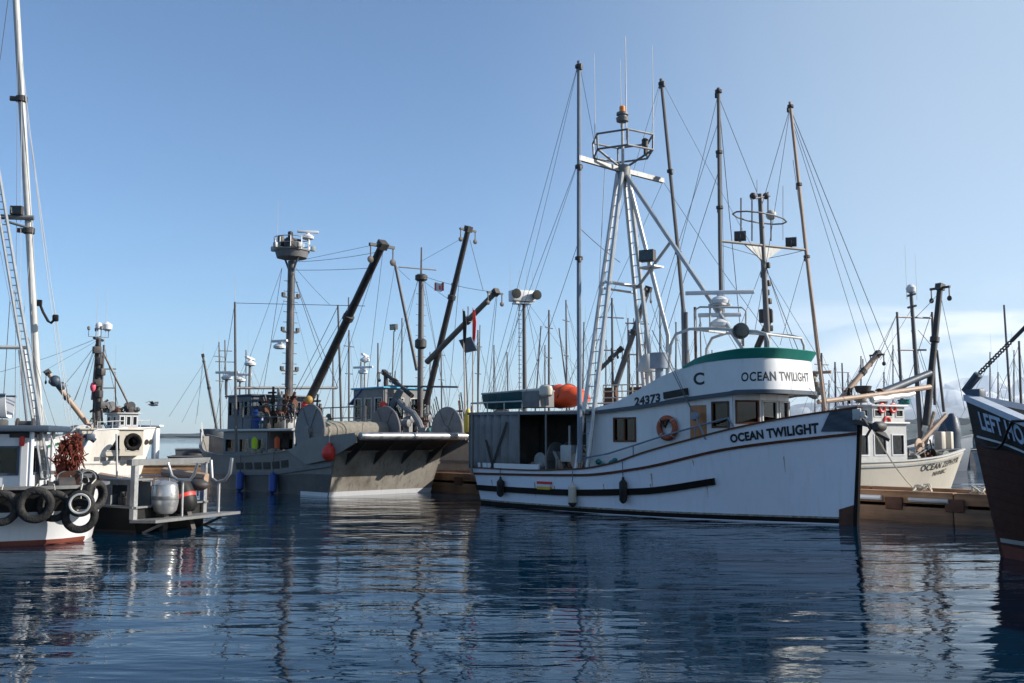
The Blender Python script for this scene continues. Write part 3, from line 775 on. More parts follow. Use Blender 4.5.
# searchlight
q = ot.pl(743, 332, -0.9); mb = MB(); mb.lathe(q + V((-0.18, 0, 0)), (0.8, -0.6, 0.05), [(0, 0.08), (0.06, 0.18), (0.22, 0.23), (0.34, 0.23)]); mb.tube([q - V((0, 0, 0.4)), q - V((0, 0, 0.1))], 0.03)
sl_o = ot.add('searchlight', mb, M_dark); ot.add('lens', MB().lathe(q + V((0.11, -0.217, 0.015)), (0.8, -0.6, 0.05), [(0, 0.21), (0.01, 0.18)]), M_clear, sl_o)
# exhaust stacks
for x, y0, y1, r, m_ in ((696, 307, 366, 0.045, M_rust), (684.5, 309, 372, 0.075, M_grey), (687.5, 312, 372, 0.045, M_grey)):
    a, b = ot.pl(x, y1, 0.2), ot.pl(x, y0, 0.2); ot.add('exhaust_stack', MB().tube([a, V((a.x, a.y, b.z))], r), m_)
a, b = ot.pl(659.5, 388, 0.3), ot.pl(659.5, 353, 0.3); mb = MB(); mb.lathe(a, (0, 0, 1), [(0, 0.13), ((b.z - a.z) * .55, 0.13), ((b.z - a.z) * .56, 0.3), (b.z - a.z, 0.3)]); ot.add('vent_funnel', mb, M_bluepole)
q = ot.pl(648, 372, 0.8); mb = MB(); mb.lathe(q, (0, 0, 1), [(-0.6, 0.06), (0, 0.06), (0.02, 0.35), (0.1, 0.36), (0.45, 0.25), (0.6, 0.08)]); ot.add('radome', mb, M_lgrey)
# A-frame gantry --------------------------------------------------
tp = ot.pl(623, 174, 0); uft = ou(582, 395, -1.8)
def leg(side, ws, uo=0.0):
    mb = MB(); B = V((uft + uo, 1.85 * side, oh.sheer(uft / 13.5))); T = V((tp.x, 0.16 * side, tp.z))
    a0, a1 = B + V((-ws, 0, 0)), T + V((-0.1, 0, 0)); b0, b1 = B + V((ws, 0, 0)), T + V((0.1, 0, 0))
    mb.tube([a0, a1], 0.075); mb.tube([b0, b1], 0.075)
    n = 26
    for i in range(1, n): f = i / n; mb.tube([a0.lerp(a1, f), b0.lerp(b1, f)], 0.016, n=6)
    return mb, B, T
for sd in (-1, 1):
    mb, B_, T_ = leg(sd, 0.24); ot.add('ladder_leg', mb, M_alu)
nfoot = V((uft, -1.85, oh.sheer(uft / 13.5))); ffoot = V((uft, 1.85, nfoot.z)); NT = V((tp.x, -0.16, tp.z)); FT = V((tp.x, 0.16, tp.z))
ot.tube('forestrut', [V((tp.x + 0.1, 0, tp.z)), ot.pl(744, 350, 0)], 0.075, M_alu)
ot.tube('gantry_leg', [V((tp.x, 0.2, tp.z)), ot.pl(668, 336, 0.8), V((uft + 0.9, 1.3, 2.6))], 0.07, M_alu)
f = 0.62
ot.add('cross_bar', MB().tube([nfoot.lerp(NT, f), ffoot.lerp(FT, f)], 0.055).tube([nfoot.lerp(NT, f) + V((-.2, 0, -.18)), ffoot.lerp(FT, f) + V((-.2, 0, -.18))], 0.04), M_alu)
fs_ = ffoot.lerp(FT, f); q = V((tp.x + 0.1, 0, tp.z)).lerp(ot.pl(744, 350, 0), (247 - 174) / (350 - 174.0))
ot.add('light_shelf', MB().tube([fs_, q], 0.05).box(fs_.lerp(q, 0.4) + V((0, 0, 0.06)), (0.7, 0.5, 0.05)), M_alu)
flood(ot, fs_.lerp(q, 0.35) + V((0, 0, 0.5)), (0.3, -1, 0), 0.5)
# top arm, trolling poles
arm = MB(); az_ = tp.z + 0.12
arm.bar(V((tp.x, -2.15, az_ + 0.02)), V((tp.x, 0, az_)), 0.12, 0.16); arm.bar(V((tp.x, 0.0, az_ + 0.001)), V((tp.x, 2.1, az_ + 0.02)), 0.118, 0.158); arm.lathe(V((tp.x, 0, tp.z - 0.15)), (0, 0, 1), [(0, 0.2), (0.35, 0.26), (0.42, 0.26)])
ot.add('top_arm', arm, M_dalu)
def pole(bt, pts, r, m, v, nm='trolling_pole', fit=(0.015, 0.27, 0.5)):
    P_ = [bt.pl(x, y, vv) for (x, y), vv in zip(pts, v)]; mb = MB(); mb.tube(P_, r, r * 0.75)
    o = bt.add(nm, mb, m)
    for i, f in enumerate(fit):
        g = f * 1.0; L_ = [(P_[j] - P_[j + 1]).length for j in range(len(P_) - 1)]; d = (1 - g) * sum(L_); j = 0
        while d > L_[j] and j < len(L_) - 1: d -= L_[j]; j += 1
        p = P_[j].lerp(P_[j + 1], d / L_[j]); k = MB(); s = (1.0, .8, .7)[i]
        k.lathe(p - V((0, 0, 0.06)), (0, 0, 1), [(0, r * .9), (0.02, r * 1.5), (0.12, r * 1.5), (0.14, r * .9)], 8); k.bar(p, p + V((.16 * s, -.1, .03)), .05, .05); k.box(p + V((.17 * s, -.1, -.08)), (.1, .09, .2 * s), bev=.02)
        if i == 0: k.bar(p + V((0, 0, .1)), p + V((-.15, .08, -.1)), .06, .06)
        bt.add('pole_fitting', k, M_dark, o)
    return P_
np_ = pole(ot, [(580, 462), (579, 300), (579, 61)], 0.085, M_bluepole, (-1.95, -2.05, -2.15))
fp_ = pole(ot, [(695, 440), (678, 250), (661, 79)], 0.075, M_pole, (1.95, 2.0, 2.1))
# cage on top
ring = [(math.cos(a), math.sin(a)) for a in [R(20 + 60 * i) for i in range(6)]]
cz0, cz1 = ot.pl(626, 153, 0).z, ot.pl(626, 138, 0).z; cr = 1.05
mb = MB(); lo = [V((tp.x + x * cr, y * cr, cz0)) for x, y in ring]; hi = [V((tp.x + x * cr * 1.02, y * cr * 1.02, cz1)) for x, y in ring]
for i in range(6):
    mb.tube([lo[i], lo[(i + 1) % 6]], 0.035); mb.tube([hi[i], hi[(i + 1) % 6]], 0.035); mb.tube([lo[i], hi[i]], 0.035)
    if i % 2 == 0 or i == 3: mb.tube([lo[i], V((tp.x, 0, tp.z + 0.15))], 0.04)
ot.add('mast_cage', mb, M_dalu)
a, b = V((tp.x, 0, tp.z)), V((tp.x, 0, ot.pl(621, 122, 0).z))
ot.tube('beacon_post', [a, b], 0.05, M_lgrey)
mb = MB(); mb.lathe(b, (0, 0, 1), [(-0.05, 0.08), (0, 0.2), (0.12, 0.22), (0.14, 0.15), (0.2, 0.15), (0.22, 0.2), (0.3, 0.2), (0.32, 0.1)]); bc = ot.add('beacon', mb, M_grey)
ot.add('amber_light', MB().lathe(b + V((0, 0, 0.3)), (0, 0, 1), [(0, 0.09), (0.1, 0.1), (0.2, 0.1), (0.24, 0.06)]), M_amber, bc)
for x, y0, y1, r in ((595, 142, 49, 0.014), (621, 128, 56, 0.014), (626.5, 140, 31, 0.022), (653.5, 140, 40, 0.016)):
    p = ot.pl(x, y0, (x - 623) * 0.028); ot.tube('whip_antenna', [p, p + V((0, 0, (y0 - y1) * 0.0328))], r, M_lgrey, r * 0.5, n=6)
q = hi[5]; mb = MB(); mb.lathe(ot.pl(645, 147, 0.5), (0, 0, 1), [(-0.3, 0.05), (-0.05, 0.05), (0, 0.1), (0.25, 0.11), (0.3, 0.05)]); ot.add('cage_lamp', mb, M_dark)
def clutter(bt, u0, u1, v0, v1, z, n, hmax=1.6, seed=1, dark=True, rope=True):
    """loose working gear on a deck: each item a part of its own"""
    rd = random.Random(seed); pal = [M_dark, M_dark, M_grey, M_rust, M_dalu, M_blackp] if dark else [M_lgrey, M_grey, M_cream, M_dalu, M_tan]
    for k in range(n):
        p = V((rd.uniform(u0, u1), rd.uniform(v0, v1), z)); kind = rd.choice(('post', 'crate', 'coil', 'motor', 'heap', 'post', 'winch', 'pipe')); m = rd.choice(pal); h = rd.uniform(.5, 1) * hmax; mb = MB()
        if kind == 'post':
            d = V((rd.uniform(-.3, .3), rd.uniform(-.3, .3), h)); mb.tube([p, p + d], rd.uniform(.03, .07), n=7); mb.bar(p + d * .8 - V((.25, 0, 0)), p + d * .8 + V((.25, .1, 0)), .07, .09); mb.box(p + d * .55, (.16, .16, .24), rd.random(), bev=.02); nm = 'gear_post'
        elif kind == 'crate':
            a = rd.random() * 3; mb.box(p + V((0, 0, .2)), (.6, .42, .4), a, bev=.03); mb.box(p + V((0, 0, .415)), (.66, .48, .035), a); nm = 'gear_crate'; m = rd.choice([M_grey, M_dark, M_blue, M_lgrey, M_rust])
        elif kind == 'coil':
            for q in range(4): mb.torus(p + V((rd.uniform(-.03, .03), rd.uniform(-.03, .03), .04 + .055 * q)), (rd.uniform(-.1, .1), 0, 1), .24, .03, 18, 6)
            nm = 'rope_coil'; m = rd.choice([M_rope, M_net, M_blackp, M_tealnet])
        elif kind == 'motor':
            mb.lathe(p + V((-.3, 0, h * .5)), (1, .3, 0), [(0, .1), (.03, .2), (.35, .2), (.38, .12), (.55, .1)], 12); mb.bar(p, p + V((0, 0, h * .5)), .25, .2); nm = 'hydraulic_motor'
        elif kind == 'winch':
            mb.lathe(p + V((0, -.35, .45)), (0, 1, 0), [(0, .28), (.04, .28), (.05, .12), (.6, .12), (.61, .28), (.65, .28)], 16); mb.box(p + V((0, 0, .2)), (.3, .75, .4), bev=.02); nm = 'winch'
        elif kind == 'heap':
            for q in range(14): mb.ball(p + V((rd.uniform(-.35, .35), rd.uniform(-.3, .3), rd.uniform(.03, .3))), rd.uniform(.08, .2), 1, 1, .8, 7)
            nm = 'net_heap'; m = rd.choice([M_net, M_dark, M_rust, M_tealnet])
        else:
            q = p + V((rd.uniform(-.6, .6), rd.uniform(-.2, .2), h)); mb.tube([p, p + V((0, 0, h * .6)), q], .035, n=6); mb.tube([p + V((.12, 0, 0)), p + V((.12, 0, h * .55)), q + V((.15, 0, -.1))], .025, n=6); mb.bar(p + V((0, 0, h * .3)), p + V((.12, 0, h * .3)), .03, .03); nm = 'pipework'
        bt.add(nm, mb, m)
# aft shelter: canvas curtain, roof, posts
cu0, cu1 = ou(470, 440, -1.75), ou(519, 440, -1.75); cru = ou(583, 414, -1.75)
rz0 = ot.pl(472, 415, -1.75).z; rz1 = ot.pl(583, 414, -1.75).z
mb = MB()
mb.loft([[V((u, v, lerp(rz0, rz1, (u - cu0) / (cru - cu0)) + dz)) for v, dz in ((-1.8, 0), (1.8, 0), (1.8, 0.09), (0, 0.16), (-1.8, 0.09))] for u in (cu0 - 0.1, cu1, cru + 0.1)])
ot.add('shelter_roof', mb, M_canvas)
mb = MB(); n = 22
def curt(pts, zb, zt):
    rg = []
    for i in range(n + 1):
        f = i / n; k = f * (len(pts) - 1); j = min(int(k), len(pts) - 2); p = V(pts[j]).lerp(V(pts[j + 1]), k - j)
        w = 0.035 * math.sin(i * 1.9) + 0.02 * math.sin(i * 4.1)
        rg.append([V((p.x + w, p.y + w, lerp(zb, zt, q) )) + V((0, w * math.sin(q * 3), 0)) for q in (0, 0.25, 0.5, 0.75, 1)])
    mb.loft(rg, closed=False, cap0=False, cap1=False)
curt([(cu0, 1.7, 0), (cu0 - 0.05, -1.74, 0)], oh.sheer(0), rz0); ot.add('shelter_backdrop', MB().box(((cu0 + cru) / 2, 1.72, (1.3 + rz0) / 2), (cru - cu0, .04, rz0 - 1.3)), M_canvas); curt([(cu0 - 0.05, -1.74, 0), (cu1, -1.76, 0)], oh.sheer(0) + 0.02, rz0 + 0.02)  # dark sheet added across the far side to darken the shelter inside
sh = ot.add('curtain', mb, M_canvas)
for x0, y0, x1, y1 in ((507, 422, 491, 469), (486, 440, 493, 468)):
    ot.add('curtain_strap', MB().bar(ot.pl(x0, y0, -1.84), ot.pl(x1, y1, -1.84), .09, .02, V((0, 1, 0))), M_blackp, sh)
sd_ = sh.modifiers.new('thick', 'SOLIDIFY'); sd_.thickness = 0.02
for x, v in ((472, -1.8), (519, -1.8), (546, -1.78)):
    u = ou(x, 440, v)
    for s_ in (1, -1): ot.tube('shelter_post', [V((u, s_ * v, 1.0)), V((u, s_ * v, rz0 + 0.03))], 0.035, M_grey)
mb = MB()  # pipe rail above the roof
rl = [V((cu0, -1.7, rz0 + .1)), V((cu0, -1.7, rz0 + .42)), V((cu1 + .1, -1.7, rz0 + .42)), V((cu1 + .1, -1.7, rz0 + .1))]
mb.tube(rl, 0.028)
for f in (0.33, 0.66): p = rl[1].lerp(rl[2], f); mb.tube([p, p - V((0, 0, 0.33))], 0.022)
mb.tube([V((cu0, -1.7, rz0 + .42)), V((cu0, 1.7, rz0 + .42))], 0.028); mb.tube([V((cu0, 1.7, rz0 + .42)), V((cru, 1.7, rz0 + .42))], 0.028)
ot.add('roof_rail', mb, M_lgrey)
# bulwark plank, work deck machinery under the shelter
mb = oh.strake(lambda t: 1.33, 0.02, 0.26, 0.0, 0.22, sides=(-1,), n=14, inn=0.06); ot.add('bulwark_plank', mb, M_white)
clutter(ot, cu1 + .2, cru + .6, -1.5, .9, .8, 16, 1.7, 11)
clutter(ot, cu1 + .2, cru, -1.3, -.8, 1.1, 20, .9, 4, dark=False)
mb = MB(); c = V((lerp(cu1, cru, 0.42), -0.9, 1.75)); mb.lathe(c - V((0.35, 0, 0)), (1, 0, 0), [(0, 0.42), (0.05, 0.42), (0.06, 0.12), (0.6, 0.12), (0.61, 0.42), (0.66, 0.42)], 20); mb.box(c - V((0, 0, 0.6)), (0.6, 0.3, 0.7)); ot.add('gurdy', mb, M_grey)
mb = MB(); c = V((lerp(cu1, cru, 0.62), -1.2, 1.8)); mb.box(c, (0.5, 0.4, 0.55), bev=0.04); mb.box(c + V((0.45, 0.1, -.35)), (0.3, 0.3, 0.4), bev=0.04); mb.tube([c, c + V((0, 0, 0.9))], 0.04); ot.add('control_box', mb, M_lgrey)
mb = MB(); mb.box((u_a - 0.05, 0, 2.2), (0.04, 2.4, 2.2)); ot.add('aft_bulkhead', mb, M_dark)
# stays and lines
top0, top1 = np_[2], fp_[2]
for a, b in ((top0, V((tp.x, -1.2, az_))), (top0, V((0.3, -1.5, rz0 + .3))), (top0, V((0.1, -1.6, 1.3))), (top1, V((tp.x, 1.0, az_))), (top1, V((13.4, 0.1, 3.1))), (top1, V((0.2, 1.6, 1.4))),
             (V((tp.x, -2.1, az_)), V((0.2, -1.6, 3.0))), (V((tp.x, 2.1, az_)), V((0.4, 1.6, 3.0))), (V((tp.x, 2.1, az_)), V((12.6, 0.4, 3.0))), (top0.lerp(np_[0], .25), V((1.0, -1.7, 3.1))), (top0.lerp(np_[0], .45), V((2.2, -1.7, 3.1))),
             (np_[1].lerp(np_[2], .3), V((tp.x, -0.2, tp.z - 3))), (fp_[1], V((9.5, 1.2, 4.4))), (V((tp.x, -0.9, az_ - .1)), V((uft + 0.2, -1.5, 3.2)))):
    ot.wire(a, b)
pb = oh.pt(oh.tpx(ot, 706, lambda t: 2.3, -1), 2.26, -1) + V((0, -0.03, 0))
for a in ((652, 330), (663, 345)): ot.wire(ot.pl(a[0], a[1], -1.6), pb + V((-0.25, 0.02, 0.42)), 0.012)
ot.add('tackle', MB().tube([pb + V((-0.32, 0, 0.62)), pb], 0.028).lathe(pb + V((-0.38, 0, 0.66)), (0, 1, 0), [(-0.04, 0.1), (0, 0.13), (0.08, 0.13), (0.1, 0.1)], 12), M_bluepole)
ot.wire(V((14.0, -0.05, 2.75)), ot.i @ at(925, 497, 29.5), 0.02, 'mooring_line', M_rope, 0.28)

# things carried by or hung on the white boat
def hang(bt, name, label, cat, px, ytop, zc, r, h, m1, m2, hull, group=None, side=-1):
    t = hull.tpx(bt, px, lambda t: zc, side); p = bt.w(hull.pt(t, zc, side, r + 0.03) ); top = bt.w(hull.pt(t, hull.sheer(t) + 0.06, side, 0.07))
    e = thing(name, label, cat, (p.x, p.y, p.z - h / 2), 0, group); I = lambda q: q - V((p.x, p.y, p.z - h / 2))
    b = MB().lathe(V((0, 0, 0)), (0, 0, 1), [(0, 0.02), (0.03, r * .6), (0.1, r), (h - .1, r), (h - .04, r * .55), (h, 0.04), (h + 0.06, 0.04)], 14).build('body', m1, e)
    if m2: MB().lathe(V((0, 0, -0.001)), (0, 0, 1), [(-0.004, 0.03), (0.03, r * .65), (0.1, r * 1.03), (0.14, r * 1.03), (0.15, r * .9)], 14).build('cap', m2, e)
    MB().tube([V((0, 0, h)), I(top) * 0.75 + V((0, 0, h)) * 0.25, I(top)], 0.014, n=5).build('rope', M_wire, e)
    return e
hang(ot, 'fender', 'black fender hanging below the grey canvas curtain of the white boat', 'fender', 504, 0, 0.62, 0.13, 0.62, M_black, None, oh, 'fenders of the white boat')
hang(ot, 'fender', 'white fender with black end on the side of the white boat', 'fender', 576, 0, 0.52, 0.13, 0.72, M_cream, M_black, oh, 'fenders of the white boat')
hang(ot, 'fender', 'black fender below the handrail and double window of the white boat', 'fender', 626.5, 0, 0.72, 0.12, 0.72, M_black, None, oh, 'fenders of the white boat')
lb = ot.pl(667, 428, -hv - 0.13); e = thing('life_ring', 'orange life ring hung on the white wheelhouse side between window and door', 'life ring', ot.w(lb), ot.e.rotation_euler.z)
MB().torus((0, 0, 0), (0, 1, 0), 0.29, 0.085, 30, 12).build('ring', mat('faded_orange', (0.33, 0.075, 0.03), 0.6, dirt=0.4), e)
for k in range(4):
    a = R(45 + 90 * k); MB().torus((0.29 * math.cos(a), 0, 0.29 * math.sin(a)), (-math.sin(a), 0, math.cos(a)), 0.09, 0.012, 14, 6).build('band', M_lgrey, e)
MB().tube([(-.16, -.09, .22), (-.05, -.1, .1), (0.02, -.1, .02), (0.08, -.1, .15), (0.15, -.09, .25)], 0.035, n=6).build('rope', M_blackp, e)
# skiff on the shelter roof
def skiff(name, label, w0, rz, L, B, D, mo, mi, seats=2):
    e = thing(name, label, 'skiff', w0, rz); mb = MB(); rg = []
    N = 14
    for i in range(N + 1):
        t = i / N; b = B / 2 * (1 - t ** 3.2) * lerp(0.85, 1, min(1, t * 3)) + 0.02; z = D * (1 + 0.22 * t * t); kz = D * 0.5 * max(0, t - 0.6) ** 1.2
        rg.append([V((t * L, b, z)), V((t * L, b * .93, z * .5 + kz * .5)), V((t * L, b * .65, kz + 0.03)), V((t * L, 0, kz)), V((t * L, -b * .65, kz + .03)), V((t * L, -b * .93, z * .5 + kz * .5)), V((t * L, -b, z)),
                   V((t * L, -b + .03 * (b > .05), z)), V((t * L, -b * .6, kz + .08)), V((t * L, b * .6, kz + .08)), V((t * L, b - .03 * (b > .05), z))])
    mb.loft(rg); mb.build('hull', mo, e)
    for sd in (1, -1):
        g = MB(); g.tube([V((t * L, sd * (B / 2 * (1 - t ** 3.2) * lerp(.85, 1, min(1, t * 3)) + .02), D * (1 + .22 * t * t))) for t in [i / 12 for i in range(13)]], 0.035); g.build('gunwale', mi, e)
    for k in range(seats): MB().box((L * (0.2 + 0.3 * k), 0, D * 0.75), (0.25, B * 0.82, 0.04)).build('seat', mi, e)
    return e
q = ot.w(V((cu0 + 0.3, -0.95, rz0 + 0.2)))
sk = skiff('skiff', 'dark teal skiff lying on the shelter roof of the white boat', q, ot.e.rotation_euler.z + R(2), 2.6, 1.2, 0.55, mat('dark_teal_skiff', (0.012, 0.075, 0.085), 0.5, dirt=0.3), M_lgrey)
q = ot.w(ot.pl(538, 408, -1.0)); e = thing('crate', 'grey fish crate beside the teal skiff on the shelter roof', 'crate', q, ot.e.rotation_euler.z)
mb = MB()
for a in ((-.4, 0, .05, .6), (.4, 0, .05, .6)): mb.box((a[0], 0, .3), (.05, .7, .55))
for s_ in (-1, 1): mb.box((0, s_ * .33, .301), (.75, .05, .548))
mb.box((0, 0, .02), (.75, .6, .04)); mb.build('body', M_grey, e); MB().box((0, 0, .575), (.88, .74, .03)).build('rim', M_lgrey, e)
q = ot.w(ot.pl(546, 405, -1.3)); e = thing('outboard_motor', 'small beige outboard motor clamped upright on the shelter roof', 'outboard motor', q, ot.e.rotation_euler.z)
MB().loft([[V((x * a, y * b, z)) for x, y in [(math.cos(R(k * 30)), math.sin(R(k * 30))) for k in range(12)]] for a, b, z in ((.16, .14, .28), (.25, .2, .34), (.27, .21, .5), (.24, .19, .62), (.12, .1, .68))]).build('cowl', M_cream, e)
MB().bar((0, 0, .3), (0.02, 0, -.02), .14, .1).bar((-.2, 0, .25), (0, 0, .25), .1, .08).build('bracket', M_grey, e)
q = ot.w(ot.pl(553, 410, 0.3)); e = thing('inflatable_boat', 'orange covered inflatable boat on the shelter roof beside the tall ladder', 'inflatable boat', q, ot.e.rotation_euler.z + R(3))
mb = MB(); rg = []
for i in range(15):
    t = i / 14; wv = 0.62 * math.sin(math.pi * (0.08 + 0.84 * t)) ** 0.55; hh = (0.80 + .05 * math.sin(i * 2.3)) * math.sin(math.pi * (0.1 + 0.8 * t)) ** 0.5 - 0.10 * t; wv *= 1 + .05 * math.sin(i * 1.7)
    rg.append([V((-0.55 + 2.05 * t, math.cos(a) * wv * (1 + .05 * math.sin(5 * a + i * 1.1)), max(0.02, 0.36 + math.sin(a) * 1.12 * hh * (0.62 if math.sin(a) > 0 else 0.36)))) for a in [2 * math.pi * k / 16 for k in range(16)]])
mb.loft(rg); mb.build('cover', M_orange, e)
mb = MB()
for f in (0.35, 0.7):
    i = int(f * 14); mb.tube([V((p.x, p.y * 1.015, p.z + 0.012)) for p in rg[i][:9]], 0.014, n=5)
mb.build('strap', M_blackp, e)
q = ot.w(V((uft + 0.55, -1.45, 0.75))); qm = ot.m.to_3x3(); mb = MB()
for k in range(16): mb.ball(q + qm @ V((random.uniform(-.3, .7), random.uniform(-.2, .3), random.uniform(.45, .9))), random.uniform(.07, .14), 1, 1, .8, 8)
mb.solo('net_pile', M_tealnet, 'pile of teal netting behind the bulwark beside the blue pole', 'net')
# ------------------------------------------------------------------ floating docks
def beam(mb, x0, x1, y0, y1, z0, z1): mb.box(((x0 + x1) / 2, (y0 + y1) / 2, (z0 + z1) / 2), (abs(x1 - x0), abs(y1 - y0), abs(z1 - z0)), bev=0.02)
dk = Boat('floating_dock', 'long weathered timber floating dock on the far side of the white boat', far_of(OT_O, 2.25), AX, 'dock')
mb = MB(); k = 0
x = -17.0
while x < 19.0:
    w = 0.19; mb.box((x + w / 2, 1.5 + random.uniform(-.02, .02), 0.56 + random.uniform(-.006, .006)), (w - 0.012, 2.75, 0.06)); x += w
dk.add('deck', mb, M_plank)
for x0, x1 in ((-17, -9.2), (-9.18, -2), (-1.98, 5), (5.02, 11.3), (11.32, 15.1), (15.12, 19)):
    for z0, z1, y0 in ((-0.35, 0.40 + random.uniform(-.02, .02), 0.0), (0.50, 0.83 + random.uniform(-.02, .02), 0.03 + random.uniform(-.01, .01))):
        mb = MB(); beam(mb, x0, x1, y0, y0 + 0.28, z0, z1); dk.add('waler', mb, M_wet if z0 < 0 else M_timber)
    mb = MB(); beam(mb, x0, x1, 2.75, 3.0, -0.35, 0.8); dk.add('waler', mb, M_timber)
for x in (-15, -11, -6, 0, 6, 11.6, 13.2, 14.9, 16.3):
    mb = MB(); beam(mb, x, x + 0.55, 0.02, 0.26, 0.405, 0.495); beam(mb, x, x + 0.5, -0.035, 0.028, 0.32, 0.66); dk.add('block', mb, M_rust)
mb = MB(); mb.tube([V((11.9, -0.03, 0.62)), V((13.1, -0.03, 0.62))], 0.07); dk.add('pipe', mb, M_white)
mb = MB(); mb.tube([V((13.9, -0.03, 0.6)), V((15.0, -0.03, 0.6))], 0.06); dk.add('pipe', mb, M_lgrey)
mb = MB(); beam(mb, -17, 19, 0.3, 2.7, -0.4, 0.3); dk.add('float', mb, M_blackp)
# rope heaped on the dock
def coil(q, n, R_, h, label, m=M_rope, rr=0.022):
    mb = MB(); pts = [V(q) + V((math.cos(i * .6) * R_ * random.uniform(.5, 1.1), math.sin(i * .6) * R_ * random.uniform(.5, 1.1), rr + h * random.random())) for i in range(n)]
    fine = []
    for a, b in zip(pts, pts[1:]): fine += [a.lerp(b, f) for f in (0, .25, .5, .75)]
    mb.tube(fine, rr, n=6); return mb.solo('rope_coil', m, label, 'rope')
coil(at(923, 494, 28.2), 26, 0.32, 0.25, 'pale rope heaped on the dock edge beside the white boat bow')
coil(at(978, 497, 26.8), 22, 0.22, 0.3, 'pale rope tangle on the dock edge beside the brown bow')
mb = MB(); A, B = at(928, 496, 28.0), at(976, 497, 26.9); mb.tube([A.lerp(B, i / 12) - V((0, 0, 0.5 * (i / 12) * (1 - i / 12))) for i in range(13)], 0.02)
mb.solo('rope_line', M_rope, 'pale rope drooping between two rope heaps along the dock face', 'rope')

# ------------------------------------------------------------------ generic pieces for boats
def house(bt, name, u0, u1, hv, z0, z1, m, nw=2, wz=(0.45, 0.8), fm=None, ends=True, roofm=None, ov=0.15, cols=None, gm=None):
    mb = MB(); L = u1 - u0; h = z1 - z0; za, zb = z0 + h * wz[0], z0 + h * wz[1]
    def holes(L, n):
        w = L / (n + 0.0) if n else 0
        return [(w * i + w * 0.16, w * (i + 1) - w * 0.16, za, zb) for i in range(n)]
    sides = [((u0, -hv), (u1, -hv), (0, -1, 0), nw), ((u1, hv), (u0, hv), (0, 1, 0), nw)]
    if ends: sides += [((u1, -hv + .035), (u1, hv - .035), (1, 0, 0), 3), ((u0, hv - .035), (u0, -hv + .035), (-1, 0, 0), 2)]
    for a, b, o, n in sides: mb.wall(a, b, z0, z1, holes((V(b) - V(a)).length, n), 0.07)
    w = bt.add(name, mb, m)
    for a, b, o, n in sides:
        for q in holes((V(b) - V(a)).length, n): windowset(bt, w, a, b, *q, fm or m, o, gm)
    mb = MB(); mb.box(((u0 + u1) / 2, 0, z1 + 0.045), (L + 2 * ov, 2 * hv + 2 * ov, 0.09), bev=0.03); bt.add('roof', mb, roofm or m, w)
    return w
def mast(bt, p, q, r, m=M_pole, r2=None, nm='mast', arms=(), steps=0):
    p, q = V(p), V(q); mb = MB(); mb.tube([p, q], r, r2 or r * .7, 10); o = bt.add(nm, mb, m)
    for f, w, an in arms:
        c = p.lerp(q, f); d = V((math.cos(an), math.sin(an), 0)) * w / 2; bt.add('crosstree', MB().tube([c - d, c + d], r * .45), m, o)
    if steps:
        mb = MB()
        for i in range(steps): c = p.lerp(q, .15 + .8 * i / steps); mb.tube([c - V((0, r * 1.9, 0)), c + V((0, r * 1.9, 0))], 0.018, n=5)
        bt.add('mast_step', mb, m, o)
    return o
def boom(bt, p, q, r, m=M_boom, r2=None, head=True, nm='boom'):
    p, q = V(p), V(q); o = bt.add(nm, MB().tube([p, q], r, r2 or r * .8, 10), m)
    if head:
        mb = MB(); d = (q - p).normalized(); mb.bar(q - d * .1, q + d * .2, r * 1.9, r * 1.9); s = d.cross(V((0, 0, 1))).normalized()
        mb.bar(q - s * r * 3.2, q + s * r * 3.2, r * .6, r * .6)
        for k in (-2.9, 2.9): block(mb, q + s * r * k - V((0, 0, r * 3.2)), r * .75)
        mb2 = MB(); c_ = p.lerp(q, .62); mb2.lathe(c_ - d * .15, d, [(0, r * .9), (.02, r * 1.25), (.25, r * 1.25), (.27, r * .9)], 10); block(mb2, c_ + V((0, 0, r * .8)), r * .8); bt.add('boom_collar', mb2, M_dark, o)
        bt.add('boom_head', mb, M_dark, o)
    return o
def drum(bt, u, v0, v1, z, Rf, rc, m, rnet=None):
    """net drum with its axis athwartships"""
    a = V((u, v0, z)); s = 1 if v1 > v0 else -1; W = abs(v1 - v0); ax = (0, s, 0)
    mb = MB(); mb.lathe(a, ax, [(0.1 + (W - .2) * i / 24, (rnet or rc) * (1 + 0.06 * math.sin(i * 2.4))) for i in range(25)], 24); o = bt.add('net_drum', mb, M_net)
    for y in (0, W - 0.0):
        mb = MB(); c = a + V((0, s * y, 0)); mb.lathe(c, ax, [(-.05, rc * .55), (-.049, Rf * .98), (.05, Rf * .98), (.051, rc * .55)], 40); mb.torus(c, ax, Rf, 0.055, 40, 8)
        for k in range(6): an = R(60 * k); d = V((math.cos(an), 0, math.sin(an))); mb.bar(c + d * rc * .5 - V((0, s * .065, 0)), c + d * Rf - V((0, s * .065, 0)), 0.09, 0.03, V((0, 1, 0)))
        mb.lathe(c - V((0, s * .16, 0)), ax, [(0, .16), (.02, .24), (.3, .24), (.32, .16)], 16); bt.add('flange', mb, m, o)
        mb = MB(); mb.plate([c + V((-Rf * .5, -s * .2, -Rf * 1.25)), c + V((Rf * .5, -s * .2, -Rf * 1.25)), c + V((.14, -s * .2, 0.1)), c + V((-.14, -s * .2, 0.1))], (0, s * .05, 0)); bt.add('drum_stand', mb, m, o)
    return o
def antenna(bt, p, h, r=0.012): bt.tube('whip_antenna', [V(p), V(p) + V((0, 0, h))], r, M_lgrey, r * .5, n=5)
